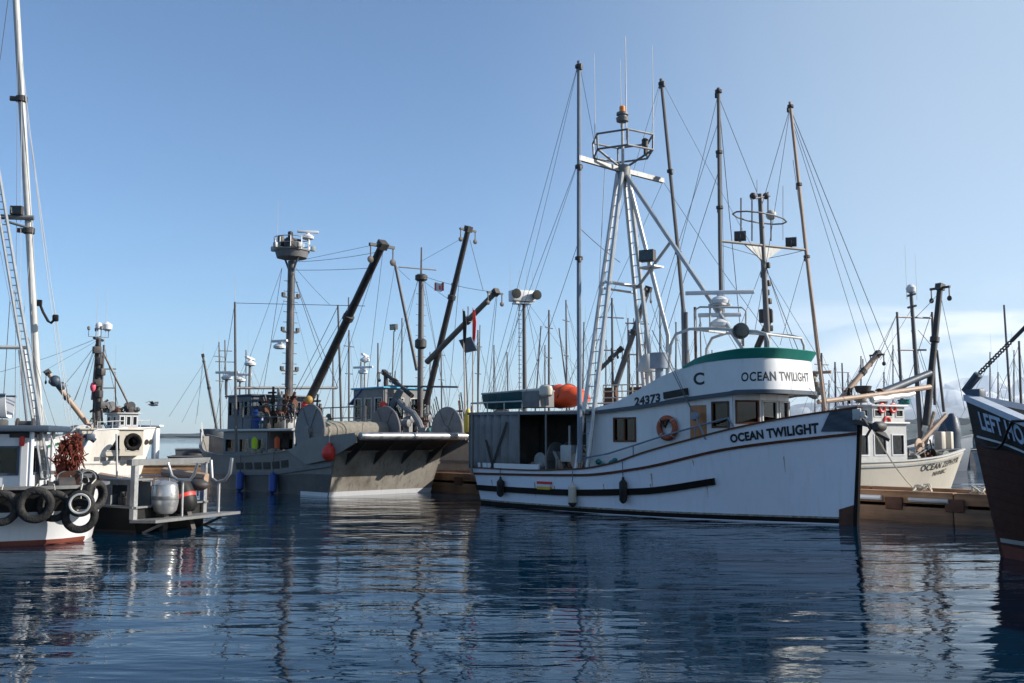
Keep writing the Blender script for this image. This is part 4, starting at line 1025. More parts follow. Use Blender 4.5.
def rails(bt, pts, h=0.9, m=M_alu, r=0.022, rows=2, nm='pipe_rail'):
    mb = MB(); pts = [V(p) for p in pts]
    for k in range(rows): z = V((0, 0, h * (k + 1) / rows)); mb.tube([p + z for p in pts], r, n=6)
    for p in pts: mb.tube([p, p + V((0, 0, h))], r, n=6)
    return bt.add(nm, mb, m)
def topgear(bt, p, r=0.55):
    p = V(p); mb = MB()
    for a in (0, 90, 180, 270): d = V((math.cos(R(a)), math.sin(R(a)), 0)) * r; mb.tube([p, p + d, p + d + V((0, 0, .5))], 0.025, n=6); mb.lathe(p + d + V((0, 0, .4)), (0, 0, 1), [(0, .05), (.05, .1), (.2, .1), (.25, .04)], 8)
    bt.add('mast_head_gear', mb, M_grey)
    mb = MB(); mb.lathe(p + V((0, 0, .5)), (0, 0, 1), [(0, .08), (.05, .2), (.25, .22), (.4, .12), (.45, .01)], 14); mb.tube([p, p + V((0, 0, .5))], .04); bt.add('radome', mb, M_white)

# ------------------------------------------------------------------ grey seine boat
G = 'fishing boats in the harbour'
SA = (-0.692, 0.722)
sn = Boat('seine_boat', 'big grey steel seine boat with net drum, stern roller and tall crow nest mast', (-5.38, 41.5), SA, group=G)
shl = Hull(14.6, curve((0, 1.95), (0.1, 1.92), (0.25, 1.68), (0.5, 1.5), (0.75, 1.62), (0.9, 1.95), (1, 2.45)), curve((0, 2.75), (0.5, 2.8), (0.7, 2.5), (0.85, 1.7), (0.95, .75), (1, .12)),
           curve((0, 2.6), (0.5, 2.65), (0.7, 2.1), (0.85, 1.2), (0.95, .4), (1, .06)), 1.1, 0.9, 0.7, 1.4, 0.8)
shl.make(sn, [M_steel, M_white, M_dbottom, M_hull2], lambda t, z, Z: 2 if z < -0.03 else (1 if z < 0.12 and t < .12 else (3 if z < Z * .5 else 0)))
sn.add('cap_rail', shl.cap(0.14, 0.05, 0.12), M_grey)
zk = curve((0, 1.25), (0.12, 1.05), (0.3, .8), (0.6, .72), (0.85, .95), (1, 1.5)); sn.add('rub_rail', shl.strake(zk, 0.0, 0.98, 0.08, 0.12), M_grey)
# transom skin with stains, white band at its foot
mb = MB(); mb.plate([(-0.085, 2.56, 0.2), (-0.085, -2.56, 0.2), (-.675, -2.7, 1.85), (-.675, 2.7, 1.85)], (-0.02, 0, 0)); sn.add('transom', mb, M_stern)
mb = MB(); mb.plate([(-0.01, 2.57, -.05), (-0.01, -2.57, -.05), (-0.105, -2.58, .19), (-0.105, 2.58, .19)], (-0.025, 0, 0)); sn.add('waterline_stripe', mb, M_white)
# scuppers
for i in range(6):
    x = 240 + i * 9; zc = lambda t: zk(t) + 0.33
    t0, t1 = shl.tpx(sn, x - 3.4, zc, 1), shl.tpx(sn, x + 3.4, zc, 1); mb = MB()
    mb.plate([shl.surf(t0, zc(t0) - .15, 1, .01), shl.surf(t1, zc(t1) - .15, 1, .01), shl.surf(t1, zc(t1) + .15, 1, .01), shl.surf(t0, zc(t0) + .15, 1, .01)], shl.out(t0, .9, 1) * .012); sn.add('scupper', mb, M_blackp)
# stern ramp, tail fins and roller
rp = sn.pl(359, 437, 2.72); ur, zr = rp.x, rp.z
mb = MB(); mb.loft([[(0.3, v, 1.5), (ur + .12, v, zr - .1), (ur + .12, v, zr + .06), (0.3, v, 1.93)] for v in (2.6, -2.6)]); sn.add('stern_ramp', mb, mat('dark_ramp_timber', (.03, .018, .012), .8, dirt=.5, scale=5, dcol=(.10, .05, .025)))
mb = MB()
for v in (2.05, .7, -.7, -2.05): mb.plate([(-.42, v, 1.2), (-.55, v, 1.66), (ur + .4, v, zr - .22)], (0, .06, 0))
sn.add('ramp_bracket', mb, M_hull2)
for s in (1, -1):
    mb = MB(); mb.plate([(2.6, s * 2.78, shl.sheer(.18) - .02), (0.9, s * 2.78, zr - .02), (ur + .1, s * 2.78, zr + .16), (ur, s * 2.78, zr - .2), (-.4, s * 2.78, 1.45), (1.2, s * 2.78, 1.25)], (0, s * .07, 0)); sn.add('tail_fin', mb, M_steel)
mb = MB(); mb.lathe((ur - .05, 2.7, zr + .03), (0, -1, 0), [(0, .08), (.01, .15), (5.39, .15), (5.4, .08)], 20); sn.add('stern_roller', mb, mat('worn_roller_steel', (.30, .30, .31), .42, .7, dirt=.5))
# drum
du = sn.pl(310, 431, 1.95); drum(sn, du.x, 1.95, -1.9, du.z, 1.08, .42, M_grey, .42)
# house and wheelhouse
hu0, hu1 = sn.pl(297, 440, 1.7).x, sn.pl(224, 440, 1.7).x; zr1 = sn.pl(272, 431, 1.7).z
um = sn.pl(288, 430, 0).x
hmid = sn.pl(268, 440, 1.7).x
mb = MB(); mb.box(((hu0 + hu1) / 2 + .2, 0, zr1 + .05), (hu1 - hu0 + .3, 3.9, .11), bev=.03); sn.add('roof', mb, M_lgrey)
hw_ = house(sn, 'deckhouse', hmid, hu1, 1.7, .7, zr1 - .01, M_grey, 3, (.5, .82), M_grey, roofm=M_grey, ov=0.0)
for v in (1.75, -1.75): sn.tube('roof_post', [V((hu0 + .15, v, .8)), V((hu0 + .15, v, zr1))], .05, M_lgrey)
wz1 = sn.pl(235, 397, 1.4).z; house(sn, 'wheelhouse', sn.pl(252, 410, 1.4).x, hu1 + .2, 1.4, zr1 + .12, wz1, M_slate, 3, (.4, .85), M_slate, roofm=M_slate, gm=M_clear)
# mast, nest, boom
mt = V((um, 0, sn.pl(288, 262, 0).z)); mo = mast(sn, (um, 0, .9), mt, .2, mat('dark_mast_paint', (.045, .045, .05), .5, dirt=.6, scale=2, dcol=(.16, .14, .13)), .17, steps=16)
for y in (298, 332, 371): z = sn.pl(288, y, 0).z; sn.add('mast_bracket', MB().bar((um, -.42, z), (um, .42, z), .1, .07).box((um, .4, z + .1), (.14, .14, .2)).box((um, -.4, z + .1), (.14, .14, .2)), M_dark, mo)
nz0, nz1 = sn.pl(285, 261, 0).z, sn.pl(285, 248, 0).z
mb = MB(); mb.lathe((um, 0, nz0), (0, 0, 1), [(0, .35), (.06, .72), (.35, .8), (.38, .86), (.46, .86), (.46, .1)], 10); mb.tube([(um + .6, 0, nz0 + .1), (um, 0, nz0 - .8)], .05); mb.tube([(um - .6, 0, nz0 + .1), (um, 0, nz0 - .8)], .05); nest = sn.add('crow_nest', mb, M_grey)
mb = MB()
for k in range(10): a = R(36 * k); d = V((math.cos(a), math.sin(a), 0)) * .84; mb.tube([V((um, 0, nz0 + .4)) + d, V((um, 0, nz0 + 1.0)) + d], .022, n=6)
for h in (.7, 1.0): mb.torus((um, 0, nz0 + h), (0, 0, 1), .84, .022, 20, 6)
sn.add('nest_rail', mb, M_alu, nest)
mb = MB(); mb.box((um + .1, -.05, nz0 + .75), (.55, .7, .5), bev=.04); mb.box((um, .6, nz0 + .8), (.3, .2, .5), bev=.03); mb.lathe((um, .1, nz0 + 1.0), (0, 0, 1), [(0, .12), (.3, .12), (.34, .05)]); mb.box((um - .45, .3, nz0 + .7), (.3, .5, .45), .4, bev=.03); mb.box((um + .5, -.5, nz0 + .62), (.4, .3, .35), .9, bev=.03); sn.add('nest_console', mb, M_dark, nest)
for k in range(5): a = R(30 + 70 * k); sn.add('nest_lamp', MB().box((um + math.cos(a) * .98, math.sin(a) * .98, nz0 + .55), (.2, .2, .24), a, bev=.03).bar((um + math.cos(a) * .8, math.sin(a) * .8, nz0 + .45), (um + math.cos(a) * 1.0, math.sin(a) * 1.0, nz0 + .5), .05, .05), M_lgrey, nest)
radar(sn, (um - .5, -.55, nz0 + .95), R(60), 1.0, parent=nest); antenna(sn, (um, .8, nz0 + .5), 2.2, .015)
bb, bt_ = sn.pl(298, 424, 0), sn.pl(382, 246, 0); boom(sn, bb, bt_, .2, M_boom, .16)
# crosstree and side poles
ca, cb = sn.st(236, 388, um), sn.st(337, 388, um); sn.add('crosstree', MB().tube([ca, cb], .06), M_pole)
pa0, pa1 = sn.st(236, 452, um), sn.st(235, 302, um); pb0, pb1 = sn.st(342, 440, um), sn.st(338, 305, um)
mast(sn, pa0, pa1, .07, M_pole, nm='side_pole'); mast(sn, pb0, pb1, .07, M_pole, nm='side_pole')
antenna(sn, pa1, 1.2)
mb = MB(); q = sn.pl(311, 408, .5)
for k, (dx, dz) in enumerate(((0, 0), (.3, .12))): mb.ball(q + V((dx * .6, dx * .6, dz)), .19)
sn.add('buoy', mb, M_red); sn.add('buoy', MB().ball(q + V((.05, .1, .36)), .19), mat('faded_yellow_float', (.35, .2, .04), .6, dirt=.5))
for (x, y), (x2, y2) in (((288, 263), (383, 243)), ((292, 262), (378, 252)), ((292, 270), (372, 268)), ((235, 303), (365, 306)), ((282, 268), (238, 388)), ((282, 268), (262, 400)), ((292, 270), (338, 388)), ((294, 266), (330, 305)), ((294, 275), (322, 360)),
                         ((235, 302), (210, 455)), ((383, 250), (362, 432)), ((380, 252), (335, 390)), ((370, 270), (300, 390)), ((338, 306), (290, 400)), ((284, 300), (250, 420)), ((293, 300), (326, 430))):
    sn.wire(sn.pl(x, y, 0), sn.pl(x2, y2, 0), .012)
# bow flap (raised bow plate), deck gear
mb = MB(); mb.plate([shl.pt(.93, shl.sheer(.93), 1), shl.pt(1, 2.45, 1), shl.pt(1, 2.45, 1) + V((.25, 0, .7)), shl.pt(.93, shl.sheer(.93), 1) + V((0, 0, .25))], (0, -.05, 0)); sn.add('bow_plate', mb, M_lgrey)
z = zr1 + .12
for i, (x, y, w, d, h, m_) in enumerate(((242, 420, .9, .9, 1.05, M_blue), (257, 420, .95, .9, .95, M_blue))):
    p = sn.pl(x, y, 1.1); q = sn.w(V((p.x, 1.05, z))); e = thing('barrel', ['blue plastic barrel on the grey seine boat roof beside the left side pole', 'blue plastic barrel on the grey seine boat roof nearer the mast'][i], 'barrel', q)
    MB().lathe((0, 0, 0), (0, 0, 1), [(0, .3), (.03, .36), (.33, .38), (.36, .41), (.4, .38), (.75, .38), (.78, .41), (.82, .38), (h - .02, .36), (h, .3)], 20).build('body', m_, e)
    MB().lathe((0, 0, h - .004), (0, 0, 1), [(0, .385), (.05, .385), (.055, .3)], 20).build('rim', M_blackp, e)
mb = MB()
for k in range(9):
    x = 262 + k * 5; p = sn.pl(x, 402, random.uniform(-1, 1)); b = V((p.x, p.y, z)); h = random.uniform(.8, 2.2)
    mb.bar(b, b + V((random.uniform(-.35, .35), random.uniform(-.3, .3), h)), .12, .14); mb.box(b + V((0, 0, h * .6)), (.4, .35, .3), random.random(), bev=.04)
clutter(sn, um - 1.2, hmid + .6, -1.5, 1.7, z, 46, 2.0, 5)
clutter(sn, um - .6, hmid + .4, .2, 1.7, z + .5, 14, 1.4, 55)
clutter(sn, hu0 - 1.8, um + .5, -2.0, 2.2, 1.0, 26, 2.2, 8)
rails(sn, [V((hu0, 1.85, z)), V((um, 1.85, z)), V((hmid + .4, 1.85, z)), V((hu1 - 2, 1.85, z))], 1.0, M_pole, .03)
rails(sn, [V((hu0, -1.85, z)), V((um, -1.85, z)), V((hmid + .4, -1.85, z)), V((hu1 - 2, -1.85, z))], 1.0, M_pole, .03)
for (x, y, v) in ((227, 380, .6), (240, 382, -.4)): p = sn.pl(x, y, v); radar(sn, p, R(40), 1.2); sn.tube('radar_post', [V((p.x, p.y, wz1)), p], .05, M_grey)
p = sn.pl(250, 366, 0); radar(sn, p, R(-40), 2.0); sn.tube('radar_post', [V((p.x, p.y, wz1 - 1)), p], .07, M_grey)
p = sn.pl(240, 373, 0.3); radar(sn, V((um, .55, sn.pl(288, 350, 0).z)), R(20), .9)
mast(sn, sn.pl(226, 395, 0), sn.pl(225, 340, 0), .05, M_grey, arms=((.6, 1.0, 1.2), (.8, .7, 1.2)))
mb = MB()
for k in range(4): mb.bar(sn.pl(270 + k * 5, 450, 1.2), sn.pl(271 + k * 5, 436, .9), .3, .35)
sn.add('winch', mb, M_dark)
mb = MB(); p = sn.pl(265, 457, 1.8)
for k in range(34): mb.ball(p + V((-1.4 + k * .085, random.uniform(-.2, .15), random.uniform(0, .25))), random.uniform(.11, .2), n=8)
mb.bm.transform(sn.m); mb.solo('net_pile', M_net, 'pale net heaped on the rail of the grey seine boat below its white window', 'net')
def jacket(px, py, v, m, label, bt=sn):
    p = bt.w(bt.pl(px, py, v)); e = MB(); K = .62
    for s in (-1, 1): e.loft([[p + V((s * .2 + math.cos(a) * r, math.sin(a) * r * .7, z)) for a in [R(45 * k) for k in range(8)]] for r, z in ((.06, -.55), (.09, -.2), (.1, .2), (.06, .38))])
    e.loft([[p + V((math.cos(a) * r, math.sin(a) * r * .5, z)) for a in [R(36 * k) for k in range(10)]] for r, z in ((.26, -.75), (.22, -.3), (.2, .1), (.19, .35), (.08, .48))])
    bmesh.ops.transform(e.bm, matrix=Matrix.Translation(p) @ Matrix.Diagonal((.45, .45, .62, 1)) @ Matrix.Translation(-p), verts=e.bm.verts[:]); e.solo('rain_jacket', m, label, 'jacket')
jacket(254.5, 443.5, 1.82, M_neon, 'lime yellow rain jacket hung beside the white window of the grey seine boat')
jacket(277, 443, 1.4, mat('orange_oilskin', (.6, .1, .02), .5, dirt=.2), 'orange oilskin jacket hung in the open deckhouse of the grey seine boat')
hang(sn, 'fender', 'bright blue fender on the grey seine boat, nearer its bow', 'fender', 244, 0, .42, .17, .85, M_blue, None, shl, 'blue fenders', 1)
hang(sn, 'fender', 'bright blue fender on the grey seine boat, nearer its stern', 'fender', 277, 0, .42, .17, .85, M_blue, None, shl, 'blue fenders', 1)
q = sn.w(sn.pl(329, 453, 2.95)); e = thing('buoy', 'orange red buoy tied at the stern quarter of the grey seine boat', 'buoy', q - V((0, 0, .3))); MB().ball((0, 0, .3), .29, 1, 1, 1.1).build('float', M_red, e); MB().lathe((0, 0, .58), (0, 0, 1), [(0, .1), (.08, .09), (.12, .05)]).build('collar', M_red, e); MB().tube([(0, 0, .7), (0, .1, 1.1)], .015).build('rope', M_rope, e)

# ------------------------------------------------------------------ second seine boat beyond the dock
sb = Boat('seine_boat', 'tan hulled seine boat with two raised booms and red white flag behind the dock', (-5.38 + .722 * 8.3, 41.5 + .692 * 8.3), SA, group=G)
bh = Hull(14.5, curve((0, 2.15), (.3, 1.9), (.6, 1.9), (.85, 2.3), (1, 2.9)), curve((0, 2.4), (.5, 2.6), (.75, 2.1), (.9, 1.1), (1, .1)), curve((0, 2.2), (.5, 2.4), (.75, 1.7), (.9, .7), (1, .05)), 1.1, .8, .0, 1.3, .8)
bh.make(sb, [mat('tan_hull_paint', (.36, .31, .25), .5, dirt=.4, streak=.5, dcol=(.16, .11, .08)), M_dbottom], lambda t, z, Z: 1 if z < .05 else 0)
sb.add('cap_rail', bh.cap(), M_lgrey); sb.add('rub_rail', bh.strake(lambda t: 1.2, 0, .97, .07, .12), M_grey)
dv = sb.pl(447, 431, 1.9); drum(sb, dv.x, 1.9, -1.7, dv.z, 1.12, .4, M_dalu, .55)
um2 = sb.pl(420, 420, 0).x
mast(sb, (um2, 0, 1.2), (um2, 0, sb.pl(420, 275, 0).z), .17, M_pole, .14, steps=14); zt = sb.pl(420, 275, 0).z
mast(sb, (um2, 0, zt), (um2, 0, sb.pl(419, 248, 0).z), .06, M_pole, nm='topmast')
sb.add('mast_fitting', MB().lathe((um2, 0, zt - .35), (0, 0, 1), [(0, .2), (.08, .34), (.3, .34), (.38, .2)], 10), M_dark); sb.add('mast_fitting', MB().lathe((um2, 0, sb.pl(420, 349, 0).z), (0, 0, 1), [(0, .2), (.1, .32), (.45, .32), (.55, .2)], 10), M_dark)
sb.add('crosstree', MB().tube([sb.st(399, 267, um2), sb.st(436, 270, um2)], .035), M_pole)
boom(sb, sb.pl(426, 404, 0), sb.pl(468, 230, 0), .17, M_boom, .14); boom(sb, sb.pl(427, 362, .2), sb.pl(495, 293, .2), .16, M_pole, .14)
boom(sb, sb.pl(417, 370, -.3), sb.pl(395, 264, -.3), .1, M_pole, .08, head=False, nm='gaff')
sb.add('crosstree', MB().tube([sb.pl(385, 386, 0), sb.pl(458, 387, 0)], .05), M_pole)
for (x, y), (x2, y2) in (((420, 262), (468, 235)), ((420, 275), (494, 292)), ((420, 278), (450, 300)), ((470, 240), (483, 290)), ((420, 275), (398, 340)), ((418, 278), (392, 385)), ((422, 280), (450, 420)), ((395, 265), (375, 385)), ((496, 296), (480, 410)), ((497, 297), (487, 412)), ((424, 278), (446, 408)), ((460, 270), (448, 410)), ((395, 265), (410, 280))): sb.wire(sb.pl(x, y, 0), sb.pl(x2, y2, 0), .012)
# flag
mb = MB(); fa_ = [(435, 283.5), (445, 286.5)]
P0 = sb.pl(434.5, 283, 0)
d = V((-1, .0, 0)); N = 12
def fl(x, y): return P0 + V((-x * .8, .05 * math.sin(x * 9), -.03 * x * 3 - y * .44 + .03 * math.sin(x * 8)))
me = MB(); g = [[me.bm.verts.new(fl(i / N, j / 4)) for i in range(N + 1)] for j in range(5)]
for j in range(4):
    for i in range(N): me.mi = 1 if 3 <= i < 9 and not (5 <= i < 7 and 1 <= j <= 2) else 0; me.face([g[j][i], g[j][i + 1], g[j + 1][i + 1], g[j + 1][i]])
me.bm.transform(sb.m); me.solo('flag', [M_red, M_white], 'small red and white flag flying beside the mast of the tan seine boat', 'flag', smooth=0)
wu0, wu1 = sb.pl(384, 400, 1.5).x, sb.pl(354, 400, 1.5).x; wz0, wz1_ = sb.pl(370, 434, 1.5).z, sb.pl(370, 389, 1.5).z
house(sb, 'wheelhouse', wu0, wu1, 1.5, wz0 - .9, wz1_, M_grey, 3, (.5, .85), M_lgrey, roofm=M_cyan, gm=M_clear)
mb = MB(); a, b = sb.pl(362, 389, 1.6), sb.pl(349, 405, 1.6); mb.plate([a, b, V((b.x, -1.6, b.z)), V((a.x, -1.6, a.z))], (.05, 0, .05)); sb.add('visor', mb, M_blue)
mb = MB(); mb.tube([sb.pl(365, 389, 0), sb.pl(365, 362, 0)], .07); sb.add('radar_post', mb, M_lgrey); radar(sb, sb.pl(363, 374, .3), R(20), 1.3); radar(sb, sb.pl(365, 362, 0), R(-45), 1.9)
mast(sb, sb.pl(378, 388, -.4), sb.pl(378, 343, -.4), .06)
p = sb.pl(392, 386, -.5); sb.tube('lamp_post', [p, sb.pl(394, 331, -.5)], .035, M_pole); q = sb.pl(395, 327, -.5); flood(sb, q, (-.2, 1, -.1), .42)
boom(sb, sb.pl(412, 396, .4), sb.pl(385, 373, .4), .13, M_dark, .1); sb.add('crane_post', MB().tube([sb.pl(386, 425, .4), sb.pl(386, 374, .4)], .13), M_dark)
mb = MB(); mb.tube([sb.pl(x, y, 1.2) for x, y in ((397, 398), (405, 408), (413, 413), (419, 422), (424, 436))], .16); sb.add('power_block_arm', mb, M_dalu)
mb = MB(); c = sb.pl(398, 398, 1.2); mb.plate([c + V((-.5, 0, .35)), c + V((-.25, 0, .5)), c + V((.5, 0, -.2)), c + V((.4, 0, -.7)), c + V((0, 0, -.3))], (0, .15, 0)); sb.add('block_guard', mb, M_slate)
mb = MB()
for k in range(12):
    p = sb.pl(396 + k * 5, 430, random.uniform(-1.3, .8)); p.z = 1.2; h = random.uniform(.8, 2.6)
    mb.bar(p, p + V((random.uniform(-.4, .4), random.uniform(-.3, .3), h)), .16, .18); mb.box(p + V((0, 0, h * .7)), (.5, .45, .4), random.random(), bev=.05)
clutter(sb, um2 - 3.5, um2 + 3.2, -1.8, 1.9, 1.5, 60, 3.3, 6)
clutter(sb, um2 - .5, um2 + 3.0, -1.2, 1.6, 2.6, 24, 1.8, 66)
mb = MB(); c = sb.pl(383, 405, 1.8); mb.ball(c, .2); sb.add('buoy', mb, M_red)
# marker poles with flags, beside the canvas shelter
for i, (x0, x1, y1, fl_, m_) in enumerate(((465.5, 463, 309, 1, M_blackp), (469, 464, 318, 0, M_rope), (472.5, 473, 308, 1, M_red), (477, 480, 325, 0, M_tan))):
    a, b = at(x0, 440, 41.5 + .3 * i), at(x1, y1, 41.5 + .3 * i)
    e = thing('marker_pole', ['marker pole with dark flag, leftmost of the bundle by the canvas shelter', 'bare pale marker pole leaning left in the bundle by the canvas shelter', 'marker pole with a red flag in the bundle by the canvas shelter', 'plain tan pole nearest the canvas shelter in the bundle'][i], 'pole', a, 0, 'marker poles')
    MB().tube([a, b], .035, .025, 6).build('pole', M_pole if i % 2 else M_tan, e, world=True)
    if fl_:
        f = MB(); q = a.lerp(b, .99); k = a.lerp(b, .78); m_2 = q.lerp(k, .5); f.loft([[q + V((.0, .03, 0)), q + V((.08, .04, -.02)), q + V((.08, -.03, -.05)), q + V((.0, -.03, -.02))], [m_2 + V((-.02, .05, .1)), m_2 + V((.15, .06, .02)), m_2 + V((.13, -.05, .02)), m_2 + V((-.02, -.05, .1))], [k + V((-.02, .04, .1)), k + V((.11, .05, -.05)), k + V((.1, -.04, -.05)), k + V((-.02, -.04, .1))], [k + V((0, .02, -.2)), k + V((.06, .02, -.25)), k + V((.06, -.02, -.25)), k + V((0, -.02, -.2))]]); f.build('flag', m_, e, world=True)
q = at(468, 432, 41); e = thing('buoy', 'long yellow buoy hanging beside the grey canvas shelter', 'buoy', q); MB().lathe((0, 0, -.1), (0, 0, 1), [(0, .05), (.1, .16), (.6, .18), (.95, .1), (1.05, .05)], 14).build('float', M_yellow, e); MB().tube([(0, 0, .9), (0, .02, 1.5)], .015).build('rope', M_rope, e)
q = at(473, 424, 41.4); e = thing('buoy', 'pale yellow round buoy behind the grey canvas shelter corner', 'buoy', q); MB().ball((0, 0, .2), .28).build('float', mat('pale_yellow_plastic', (.7, .5, .2), .5), e); MB().lathe((0, 0, .45), (0, 0, 1), [(0, .09), (.1, .06)]).build('collar', M_lgrey, e)
mb = MB(); c = at(467, 345, 41.6); mb.plate([c + V((-.35, 0, .2)), c + V((.15, 0, .35)), c + V((.4, 0, -.2)), c + V((-.1, 0, -.3))], (.05, .35, 0)); mb.solo('radar_reflector', M_slate, 'dark blue radar reflector on the bundle of marker poles', 'reflector')

# ------------------------------------------------------------------ troller moored beyond the dock, its hull behind the white boat
RT0 = far_of(OT_O, 7.2, 7.6)
rt = Boat('fishing_boat', 'troller behind the white boat with lit crosstree mast and tall raised poles', RT0, (-AX[0], -AX[1]), group=G)
rh = Hull(12, curve((0, 1.3), (.4, 1.3), (.7, 1.8), (1, 2.6)), curve((0, 1.6), (.5, 1.9), (.75, 1.5), (.9, .8), (1, .1)), curve((0, 1.3), (.5, 1.7), (.75, 1.1), (.9, .5), (1, .05)), .9, .4, .1, 1.2, .6)
rh.make(rt, [M_white, M_dbottom], lambda t, z, Z: 1 if z < .05 else 0); rt.add('cap_rail', rh.cap(), M_brown)
house(rt, 'wheelhouse', 5.4, 8.6, 1.2, .9, 3.1, M_white, 3, (.55, .85), M_brown)
mu = rt.pl(765, 340, 0).x; mtop = rt.pl(760, 194, 0); rt.tube('mast', [V((mu, 0, 1.0)), rt.pl(767, 330, 0), mtop], .14, M_pole, .09, n=10)
ms = [o for o in C.objects if o.parent == rt.e and o.name.startswith('mast')][0]
arm_z = rt.pl(763, 247, 0); ax0, ax1 = rt.st(720, 241, arm_z.x), rt.st(806, 250, arm_z.x)
rt.add('crosstree', MB().tube([ax0, ax1], .05), M_pole, ms)
mb = MB(); l0, l1, bb_ = ax0.lerp(ax1, .26), ax0.lerp(ax1, .72), rt.pl(764, 262, 0)
mb.plate([l0, l1, bb_], (.05, 0, 0)); rt.add('gusset', mb, M_dalu, ms)
mb = MB(); f0, f1 = rt.st(737, 220, arm_z.x), rt.st(782, 216, arm_z.x); c = (f0 + f1) / 2
ringp = [c + V((math.cos(a) * .6, math.sin(a) * (f0 - f1).length / 2, 0)) for a in [R(30 * k) for k in range(12)]]; mb.tube(ringp, .03, closed=True)
rt.add('ring_platform', mb, M_pole, ms)
for x, y0, y1 in ((741, 240, 198), (752, 241, 200), (771, 241, 216), (768, 212, 192)): rt.tube('antenna_post', [rt.st(x, y0, arm_z.x), rt.st(x, y1, arm_z.x)], .03, M_pole, n=6)
for x, y0, y1 in ((783, 240, 186), (757, 200, 180)): rt.tube('whip_antenna', [rt.st(x, y0, arm_z.x), rt.st(x, y1, arm_z.x)], .014, M_lgrey, n=5)
rt.tube('antenna_bar', [rt.st(751, 199, arm_z.x), rt.st(770, 196, arm_z.x)], .03, M_pole)
for x, y in ((753, 196), (766, 196), (771, 215)): rt.add('mast_lamp', MB().ball(rt.st(x, y, arm_z.x), .13 if y < 200 else .2), M_dark if y < 200 else M_lgrey)
flood(rt, rt.st(740, 235, arm_z.x), (.5, -.8, -.2), .42); flood(rt, rt.st(791, 241, arm_z.x), (.5, -.8, -.2), .42)
mb = MB()
for k in range(8): q = rt.pl(764 + k * .4, 265 + k * 9, 0); mb.box(q + V((random.uniform(-.12, .12), -.14, 0)), (.25, .16, .22), random.random(), bev=.03)
rt.add('mast_fitting', mb, M_dark, ms)
v0 = ax0.y
Pl = pole(rt, [(722, 330), (720, 240), (718.5, 88)], .085, M_pole, (v0, v0, v0)); v1 = ax1.y
Pr = pole(rt, [(826, 420), (806, 250), (790, 102)], .085, M_tan, (v1, v1, v1))
mb = MB(); a = rt.pl(756, 330, -.4); mb.tube([rt.pl(757, 348, -.4), rt.pl(770, 318, -.2)], .12); mb.box(rt.pl(766, 316, -.2), (.5, .4, .5), .5, bev=.05); rt.add('power_block', mb, M_dark)
for (x, y), (x2, y2) in (((718, 95), (762, 205)), ((790, 108), (762, 205)), ((718, 95), (660, 330)), ((719, 120), (640, 360)), ((720, 245), (758, 256)), ((805, 250), (769, 258)),
                         ((765, 262), (800, 370)), ((764, 262), (815, 390)), ((763, 265), (735, 340)), ((790, 108), (755, 330)), ((806, 252), (780, 345)), ((720, 100), (725, 330)), ((719, 170), (668, 330)), ((793, 160), (828, 412)), ((718, 92), (742, 345))): rt.wire(rt.pl(x, y, 0), rt.pl(x2, y2, 0), .012)
q = rt.st(811, 378, rt.pl(811, 378, v1 - .6).x); mb = MB()
for k in range(14): mb.ball(q + V((random.uniform(-.4, .4), random.uniform(-.35, .35), random.uniform(-.65, .35))), random.uniform(.08, .2), n=8)
rt.add('hanging_gear', mb, M_net); rt.add('gear_bar', MB().tube([q + V((-.9, 0, .2)), q + V((.9, 0, .2))], .06), M_tan)
# ------------------------------------------------------------------ cream hulled boat beyond the dock on the right
ZA = (.88, .475)
zf = Boat('fishing_boat', 'cream hulled boat lettered OCEAN ZEPHYR behind the dock on the right', (20.4 - .88 * 11, 47 - .475 * 11), ZA, group=G)
zh = Hull(11, curve((0, 1.25), (.5, 1.3), (.8, 1.5), (1, 1.75)), curve((0, 1.5), (.4, 1.9), (.7, 1.75), (.88, 1.05), (.96, .5), (1, .12)), curve((0, 1.2), (.4, 1.6), (.7, 1.2), (.88, .5), (.96, .2), (1, .05)), .9, .95, .1, 1.0, .35)
zh.make(zf, [M_cream, M_dbottom], lambda t, z, Z: 1 if z < .02 else 0); zf.add('cap_rail', zh.cap(.14, .06), M_lgrey); zf.add('guard_rail', zh.strake(lambda t: zh.sheer(t) - .16, 0, .99, .05, .09), M_lgrey)
zh.text(zf, 'OCEAN ZEPHYR', 920, 957, -1, lambda t: zh.sheer(t) - .52, .27, M_ink, .015, 1.1); zh.text(zf, 'NHNBC', 932, 944.5, -1, lambda t: zh.sheer(t) - .82, .2, M_ink, .015, 1.1)
zv = -1.1; a, b = zf.pl(852, 440, zv), zf.pl(906, 440, zv); z1 = zf.pl(885, 424, zv).z
house(zf, 'cabin', a.x, b.x, 1.1, .6, z1, M_lgrey, 3, (.42, .8), M_white)
a2, b2 = zf.pl(872, 420, -.9), zf.pl(904, 420, -.9); house(zf, 'wheelhouse', a2.x, b2.x, .9, z1 + .1, z1 + .75, M_lgrey, 3, (.35, .8), M_lgrey)
zm = zf.pl(918, 400, 0).x
mast(zf, zf.pl(921, 440, 0), zf.pl(911, 292, 0), .12, M_pole, .08, arms=((.98, .7, 1.2), (.9, .7, 1.2)))
zf.add('radome', MB().lathe(zf.pl(911, 293, 0), (0, 0, 1), [(0, .1), (.05, .2), (.25, .22), (.38, .12), (.42, .01)], 14), M_white); antenna(zf, zf.pl(907, 300, 0), 2.6); antenna(zf, zf.pl(917, 300, 0), 2.2)
zf.add('crosstree', MB().tube([zf.pl(897, 317, 0), zf.pl(931, 318, 0)], .04), M_pole); zf.add('crosstree', MB().tube([zf.pl(898, 350, 0), zf.pl(926, 350, 0)], .04), M_pole)
